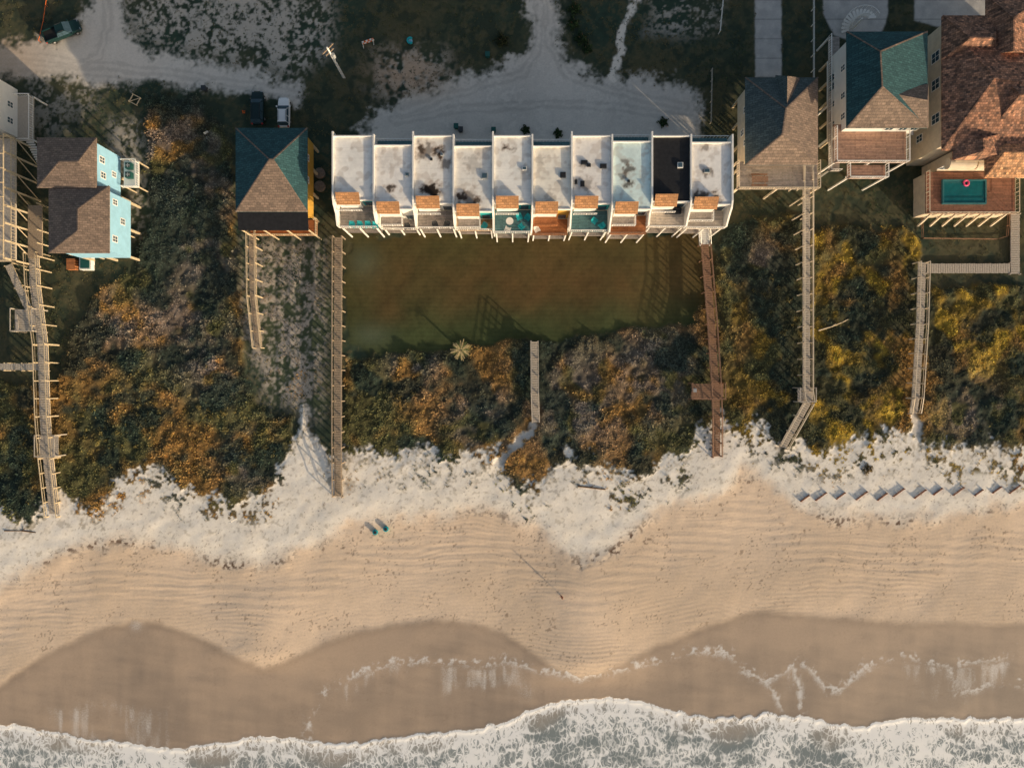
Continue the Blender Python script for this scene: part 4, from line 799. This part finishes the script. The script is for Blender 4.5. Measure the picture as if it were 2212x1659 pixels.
# ------------------------------------------------------------ vehicles
def car(kind,paint,label,px,py,deg,L=4.8,Wd=1.9):
    t=thing('parked_car' if kind!='pickup' else 'pickup_truck',label,'car' if kind!='pickup' else 'pickup truck')
    h=Wd/2
    def loft(sts,name,m,bev=.06):
        mb=MB(); n=len(sts)
        for x,w0,z0,w1,z1 in sts: mb.v+= [(x,-w0,z0),(x,w0,z0),(x,w1,(z0+z1)/2+.1),(x,w1*.93,z1),(x,-w1*.93,z1),(x,-w1,(z0+z1)/2+.1)]
        for i in range(n-1):
            for k in range(6): mb.f.append((i*6+k,i*6+(k+1)%6,(i+1)*6+(k+1)%6,(i+1)*6+k))
        mb.f.append(tuple(range(6))[::-1]); mb.f.append(tuple(range((n-1)*6,n*6))); return mkobj(name,mb,m,t,bevel=bev)
    f=L/2
    body=loft([(-f,h*.82,.4,h*.85,.95),(-f+.25,h*.9,.32,h*.98,1.02),(-f+1.2,h*.93,.3,h,1.04),(f-1.5,h*.93,.3,h,1.03),(f-.9,h*.92,.3,h*.97,1.0),(f-.25,h*.85,.34,h*.9,.9),(f,h*.7,.42,h*.74,.75)],'body',paint)
    top=1.72
    cr=-f+.15 if kind=='suv' else -f+2.0
    c0,c1,c2,c3=cr,cr+.35,f-2.15,f-1.35
    zb=1.03; hb=h*.9; ht=h*.74
    rf=MB(); rf.poly([(c1,-ht,top),(c2,-ht,top),(c2,ht,top),(c1,ht,top)],.06); rfo=mkobj('roof',rf,paint,t,bevel=.02)
    for s in(-1,1): rr=MB(); rr.beam((c1+.2,s*ht*.85,top+.05),(c2-.2,s*ht*.85,top+.05),.05,.05); mkobj('roof_rail',rr,W['dark'],rfo)
    def quad(name,p): mb=MB(); mb.add(p,[(0,1,2,3)]); return mkobj(name,mb,W['glass'],t)
    quad('windshield',[(c2,-ht,top-.02),(c3,-hb,zb),(c3,hb,zb),(c2,ht,top-.02)]); quad('rear_window',[(c0,-hb,zb),(c1,-ht,top-.02),(c1,ht,top-.02),(c0,hb,zb)])
    for s in(-1,1):
        quad('side_window',[(c0,s*hb,zb),(c3,s*hb,zb),(c2,s*ht,top-.02),(c1,s*ht,top-.02)])
        for xx in((c1+c2)/2-.0,(c2+.05),(c1)): pl=MB(); pl.beam((xx+(c3-c2)*.5*(xx>c2),s*hb*1.0,zb),(xx,s*ht*1.01,top-.02),.06,.06); mkobj('pillar',pl,paint,t)
        m=MB(); m.box(c3-.25,c3-.05,min(s*h,s*(h+.2)),max(s*h,s*(h+.2)),1.0,1.16); mkobj('mirror',m,paint,t)
        m=MB(); m.box(f-.32,f-.1,min(s*h*.5,s*h*.8),max(s*h*.5,s*h*.8),.70,.86); mkobj('headlight',m,W['chrome'],t)
        m=MB(); m.box(-f-.02,-f+.2,min(s*h*.66,s*h*.9),max(s*h*.66,s*h*.9),.72,1.0); mkobj('taillight',m,W['red'],t)
        for xx in(-f+.95,f-.95):
            m=MB(); m.tube((xx,s*(h-.26),.35),(xx,s*(h+.01),.35),.35,.35,22); w=mkobj('wheel',m,W['rubber'],t); m=MB(); m.tube((xx,s*(h+.01),.35),(xx,s*(h+.03),.35),.21,.19,16); mkobj('rim',m,W['chrome'],w)
    if kind=='pickup':
        m=MB(); m.box(-f+.15,cr-.05,-h*.8,h*.8,1.045,1.06); mkobj('truck_bed',m,W['rubber'],t)
        for s in(-1,1): m=MB(); m.box(-f+.125,cr,min(s*h*.82,s*h*.92),max(s*h*.82,s*h*.92),1.03,1.28); mkobj('bed_side',m,paint,t)
        m=MB(); m.box(-f+.02,-f+.12,-h*.92,h*.92,1.03,1.28); mkobj('tailgate',m,paint,t)
    x,y=P(px,py,.8); t.location=(x,y,0); t.rotation_euler=(0,0,math.radians(deg)); return t
car('suv',W['carblack'],'dark green black car parked left of the white one behind the ochre house',556,233,90,5.2,2.0)
car('suv',W['carwhite'],'white car parked on the grass behind the ochre house',613,243,90,4.6,1.85)
car('pickup',W['truckgreen'],'dark green pickup truck parked near the top left corner',134,68,22,5.8,2.0)
# ------------------------------------------------------------ pole, palms, shrubs
x,y=P(742,168,0); t=thing('utility_pole','tall wooden utility pole with crossarms beside the upper left yard','utility pole',(x,y,0)); m=MB(); m.tube((x,y,-.5),(x,y,9.6),.17,.12,12); mkobj('pole',m,W['white'],t)
for z,l in((9.2,1.3),(8.2,.9)):
    m=MB(); m.beam((x-l*.6,y-l*.6,z),(x+l*.6,y+l*.6,z),.12,.14); a=mkobj('crossarm',m,W['pole'],t)
    for k in(-1,0,1): m=MB(); m.tube((x+k*l*.5,y+k*l*.5,z+.08),(x+k*l*.5,y+k*l*.5,z+.3),.06,.04); mkobj('insulator',m,W['chrome'],a)
m=MB(); m.tube((x+.35,y-.1,6.9),(x+.35,y-.1,7.8),.26,.26,14); mkobj('transformer',m,W['metalgrey'],t)
m=MB(); m.beam((x+.25,y-.1,0),(x+.2,y-.1,6.5),.12,.12); mkobj('conduit',m,W['white'],t)
def palm(px,py):
    x,y=P(px,py,1.8); t=thing('palm_tree','small yellowing palm tree at the bottom edge of the lawn','palm tree',(x,y,0)); m=MB(); m.tube((x,y,-.2),(x,y,1.7),.2,.15,10); mkobj('trunk',m,W['trunk'],t)
    V=[];F=[];c=[]
    for k in range(30):
        az=k*2.4; up=.15+.8*((k*7)%26)/26; L=random.uniform(1.25,1.75); col=np.array([.72,.56,.28]) if k%3 else np.array([.16,.19,.07])
        for j in range(11):
            u=j/10; r=L*u*.95; z=1.75+L*(math.sin(up)*u-.55*u*u); p=np.array([math.cos(az)*r,math.sin(az)*r,z])
            for s in(-1,1):
                d=np.array([math.cos(az+s*.9),math.sin(az+s*.9),-.15])*(.27*(1-u*.6)); w=np.array([math.cos(az),math.sin(az),0])*.05
                o=len(V); V+= [p-w,p+w,p+d+w*.6,p+d]; F.append((o,o+1,o+2,o+3)); c+=[col*random.uniform(.7,1.3)]*4
    o=fastmesh('fronds',np.array(V),np.array(F),VM,np.clip(np.array(c),0,1)); o.parent=t
palm(995,756)
def shrub(px,py,r,col,label,group=None,n=420):
    x,y=P(px,py,r*.6); t=thing('shrub',label,'shrub',(x,y,0),group); m=MB()
    for k in range(4): a=k*1.57; m.tube((x,y,-.1),(x+math.cos(a)*r*.4,y+math.sin(a)*r*.4,r*.7),.05,.02,6)
    mkobj('stem',m,W['trunk'],t); V,F,c=clumps(np.array([[0,0,.1]]),np.array([r]),n,np.array([col]),.16); o=fastmesh('foliage',V,F,VM,c); o.parent=t
gc=(.035,.06,.025)
for k,(qx,qy,r) in enumerate([(1243,15,1.4),(1240,48,1.3),(1258,80,1.4),(1270,102,1.1)]): shrub(qx,qy,r,gc,'dark green shrub in the row right of the centre road, %s from the top'%ordn[k],'dark shrubs right of the centre road')
shrub(1085,84,1.5,(.04,.045,.02),'round dark shrub alone on the grass left of the centre road')
shrub(1136,279,.9,gc,'small dark bush behind the fifth townhouse'); shrub(1207,287,.9,gc,'small dark bush behind the sixth townhouse'); shrub(1878,1013,1.3,(.16,.11,.04),'low brown bush alone on the white sand at the right'); shrub(1435,262,1.0,gc,'small dark bush behind the ninth townhouse')
def bin_(px,py,m,label,r=.33,h=1.0,name='trash_bin'):
    x,y=P(px,py,h); t=thing(name,label,'trash bin',(x,y,0)); b=MB(); b.add([(x-r*.8,y-r*.8,0),(x+r*.8,y-r*.8,0),(x+r*.8,y+r*.8,0),(x-r*.8,y+r*.8,0),(x-r,y-r,h),(x+r,y-r,h),(x+r,y+r,h),(x-r,y+r,h)],[(3,2,1,0),(4,5,6,7),(0,1,5,4),(1,2,6,5),(2,3,7,6),(3,0,4,7)]); mkobj('bin_body',b,m,t,bevel=.03)
    b=MB(); b.box(x-r-.04,x+r+.04,y-r-.06,y+r+.04,h+.003,h+.08); mkobj('lid',b,m,t,bevel=.02)
    for s in(-1,1): b=MB(); b.tube((x+s*r*.7,y+r*.9,.12),(x+s*r*.9,y+r*.9,.12),.12,.12,12); mkobj('wheel',b,W['rubber'],t)
bin_(1053,117,W['bin'],'dark green wheeled bin on the grass left of the centre road'); bin_(985,272,W['bin'],'dark wheeled bin behind the third townhouse'); bin_(1066,280,W['bin'],'dark wheeled bin behind the fourth townhouse'); bin_(439,190,W['dark'],'dark bin at the lower edge of the upper left road'); bin_(995,279,W['dark'],'second dark bin tucked beside the one behind the third townhouse')
for k,(qx,qy) in enumerate([(810,1150),(833,1143)]):
    hh=.62; x,y=P(qx,qy,hh); t=thing('beach_barrel',['left','right'][k]+' teal barrel standing on the sand below the long straight boardwalk','barrel',(x,y,.15),'teal barrels on the beach'); m=MB(); m.tube((x,y,.1),(x,y,.4),.36,.40,20); m.tube((x,y,.4),(x,y,hh),.40,.37,20); mkobj('barrel_body',m,W['tealplastic'],t); m=MB(); m.tube((x,y,hh+.001),(x,y,hh+.05),.26,.22,20); mkobj('lid',m,W['dark'],t)
    for z in(.25,.5): m=MB(); m.tube((x,y,z),(x,y,z+.05),.42,.42,20); mkobj('hoop',m,W['tealplastic'],t)
x,y=P(795,92,.6); t=thing('barricade','orange and white striped barricade on the grass of the upper yard','barricade',(x,y,0))
for k,z in enumerate((.9,.5)):
    for j in range(6): m=MB(); m.beam((x-.9+j*.3,y-.2+j*.1,z),(x-.6+j*.3,y-.1+j*.1,z),.16,.25); mkobj('stripe',m,W['orange'] if (j+k)%2 else W['white'],t)
for s in(-.8,.8):
    m=MB(); m.beam((x+s,y+s*.33-.4,0),(x+s,y+s*.33,1.1),.08,.08); m.beam((x+s,y+s*.33+.4,0),(x+s,y+s*.33,1.1),.08,.08); mkobj('leg',m,W['white'],t)
x,y=P(886,88,.2); t=thing('toy_pool','small turquoise crescent shaped plastic pool on the upper grass','paddling pool',(x,y,0)); m=MB()
for k in range(14):
    a=math.radians(50+k*19); b=math.radians(50+(k+1)*19); m.beam((x+math.cos(a)*.42,y+math.sin(a)*.42,.15),(x+math.cos(b)*.42,y+math.sin(b)*.42,.15),.26,.3)
mkobj('rim',m,W['tealplastic'],t); m=MB(); m.tube((x,y,.02),(x,y,.06),.36,.36,20); mkobj('base',m,W['blue'],t)
put_chair('white',450,294,0,.5,'lone white chair on the dark scrub left of the ochre house','chair left in the scrub')
x,y=P(290,215,.4); t=thing('wooden_frame','open square wooden frame lying on the grass below the upper left road','frame',(x,y,0)); m=MB(); q=[Vector((x+math.cos(a)*.9,y+math.sin(a)*.9,.25)) for a in(.3,1.87,3.44,5.01)]
for k in range(4): m.beam(q[k],q[(k+1)%4],.12,.12)
m.beam(q[0],q[2],.08,.08); mkobj('rail',m,W['stilt'],t)
for k in range(4): mm=MB(); mm.box(q[k].x-.06,q[k].x+.06,q[k].y-.06,q[k].y+.06,-.1,.5); mkobj('post',mm,W['stilt'],t)
x,y=P(525,241,.3); t=thing('traffic_cone','small orange cone left of the dark parked car','cone',(x,y,0)); m=MB(); m.tube((x,y,.04),(x,y,.7),.16,.03,14); mkobj('cone_body',m,W['orange'],t); m=MB(); m.box(x-.22,x+.22,y-.22,y+.22,0,.04); mkobj('base',m,W['orange'],t)
def stick(pts,r,label,m,z0):
    V=[PV(px,py,z0) for px,py in pts]; t=thing('driftwood',label,'driftwood',(V[0].x,V[0].y,0)); mb=MB()
    for i in range(len(V)-1): mb.tube(V[i]+Vector((0,0,.1*i%2)),V[i+1],r*(1-i*.15),r*(1-(i+1)*.15),8)
    mkobj('log',mb,m,t); b=MB(); b.tube(V[1],V[1]+Vector((.7,.5,.3)),r*.5,r*.2,6); mkobj('branch',b,m,t)
for o_ in [([(1768,714),(1795,706),(1818,697),(1832,690)],.12,'pale bent driftwood branch lying in the olive scrub at the right',W['stilt'],.7),([(1248,1050),(1275,1053),(1308,1057)],.14,'dark driftwood log on the white sand below the centre scrub',W['trunk'],.42),([(10,1146),(48,1146),(78,1150)],.13,'brown driftwood log at the left edge of the white sand',W['trunk'],.42)]: stick(*o_)
x,y=P(512,1120,0); m=MB(); m.tube((x,y,0),(x,y,2.9),.05,.04); t=thing('marker_pole','thin white marker pole on the white sand at the left','pole',(x,y,0)); mkobj('shaft',m,W['white'],t); m=MB(); m.box(x-.2,x+.2,y-.02,y+.02,2.5,2.9); mkobj('plate',m,W['white'],t)
sf=[(1738,1076),(1775,1072),(1818,1072),(1860,1070),(1902,1070),(1942,1065),(1985,1064),(2028,1060),(2072,1058),(2112,1062),(2152,1058),(2194,1056)]
for k,(qx,qy) in enumerate(sf):
    jx,jy=random.uniform(-4,4),random.uniform(-3,3); qx+=jx; qy+=jy; ln=random.uniform(.75,1.15)
    A=PV(qx-11*ln,qy+8*ln,.4); B=PV(qx+11*ln,qy-8*ln,.4); A.z=B.z=0; t=thing('sand_fence','slanting sand fence panel on the right beach, %s of twelve from the left'%ordn[k],'sand fence',(A.x,A.y,0),'slanting sand fence panels on the beach')
    s=MB(); n=11
    for j in range(n):
        c=A.lerp(B,(j+.5)/n); s.beam((c.x,c.y,.1),(c.x+random.uniform(-.05,.05),c.y+random.uniform(-.05,.05),.60+random.uniform(-.14,.04)),.07,.16)
    s.beam(A+Vector((0,0,.55)),B+Vector((0,0,.55)),.16,.05)
    mkobj('slats',s,W['lath'],t)
    for c in(A,B): m=MB(); m.box(c.x-.08,c.x+.08,c.y-.08,c.y+.08,0,.7); mkobj('post',m,W['lath'],t)
# ------------------------------------------------------------ person
def skinmesh(name,chains,m,parent):
    me=bpy.data.meshes.new(name); v=[];e=[];rad=[];idx={}
    for ch in chains:
        pr=None
        for p,r in ch:
            k=tuple(round(c,4) for c in p)
            if k not in idx: idx[k]=len(v); v.append(p); rad.append(r)
            if pr is not None and pr!=idx[k]: e.append((pr,idx[k]))
            pr=idx[k]
    me.from_pydata(v,e,[]); me.materials.append(m); o=bpy.data.objects.new(name,me); C.objects.link(o); o.parent=parent
    s=o.modifiers.new('s','SKIN'); o.modifiers.new('u','SUBSURF').levels=1
    for i,d in enumerate(me.skin_vertices[0].data): d.radius=(rad[i],rad[i]); d.use_root=(i==0)
    return o
x,y=P(1213,1287,.9); fz=float(field(np.array([x/MP+1106]),np.array([829.5-y/MP]),False)['z'][0]); t=thing('person','person in an orange top standing alone on the tan beach','person',(x,y,fz)); t.rotation_euler=(0,0,2.4)
ch=[[((0,0,.95),.12),((0,0,1.15),.115),((0,0,1.38),.12),((0,0,1.5),.055),((0,.01,1.6),.085),((0,.01,1.7),.075)]]
for s in(-1,1):
    ch.append([((0,0,.95),.12),((s*.1,0,.88),.09),((s*.11,.02,.5),.062),((s*.12,-.02,.1),.04),((s*.12,.02,.05),.04),((s*.13,.17,.03),.03)])
    w=(s*.32,.12,.88); ch.append([((0,0,1.38),.12),((s*.18,0,1.42),.055),((s*.26,.0,1.15),.042),(w,.028)])
    pm=(s*.325,.14,.82); ch.append([(w,.028),(pm,.03)])
    for k in range(4): a=(k-1.5)*.016; ch.append([(pm,.03),((s*.325+a*.3,.15+a,.76),.010),((s*.32+a*.3,.16+a,.715+abs(a)*.3),.008)])
    ch.append([(pm,.03),((s*.30,.18,.80),.011),((s*.295,.19,.765),.009)])
skinmesh('body',ch,W['skin'],t)
skinmesh('shirt',[[((0,0,1.0),.135),((0,0,1.2),.13),((0,0,1.4),.13)]]+[[((0,0,1.4),.13),((s*.19,0,1.42),.07),((s*.24,0,1.24),.062)] for s in(-1,1)],W['shirt'],t)
skinmesh('shorts',[[((0,0,.97),.137),((s*.1,0,.86),.11),((s*.11,.01,.6),.088)] for s in(-1,1)],W['shorts'],t)
m=MB()
for k in range(5): z=1.66+k*.035; r=.1*math.cos(k*.32); m.tube((0,-.01,z),(0,-.01,z+.035),r,.1*math.cos((k+1)*.32),14)
o=mkobj('hair',m,W['hair']); o.parent=t
# ------------------------------------------------------------ light, sky, camera
EL=11.5; dirs=Vector((.733*math.cos(math.radians(EL)),-.68*math.cos(math.radians(EL)),math.sin(math.radians(EL)))).normalized()
l=bpy.data.lights.new('sun','SUN'); l.energy=5; l.angle=math.radians(.6); l.color=(1,.80,.55); lo=bpy.data.objects.new('sun',l); C.objects.link(lo); lo.rotation_euler=dirs.to_track_quat('Z','Y').to_euler()
w=bpy.data.worlds.new('World'); bpy.context.scene.world=w; w.use_nodes=True; n=w.node_tree.nodes; sk=n.new('ShaderNodeTexSky'); sk.sky_type='NISHITA'; sk.sun_disc=False; sk.sun_elevation=math.radians(EL); sk.sun_rotation=math.atan2(.733,-.68); sk.dust_density=3.5; sk.ozone_density=.8
hs=n.new('ShaderNodeHueSaturation'); hs.inputs['Saturation'].default_value=.9
w.node_tree.links.new(sk.outputs[0],hs.inputs['Color']); w.node_tree.links.new(hs.outputs[0],n['Background'].inputs[0]); n['Background'].inputs[1].default_value=.15
cam=bpy.data.cameras.new('camera'); co=bpy.data.objects.new('camera',cam); C.objects.link(co); co.location=(0,0,H); co.rotation_euler=(0,0,0); cam.sensor_width=36; cam.lens=36*H/(2212*MP); cam.clip_end=8000
bpy.context.scene.camera=co
s=bpy.context.scene; s.view_settings.view_transform='Standard'; s.view_settings.look='None'; s.view_settings.exposure=0
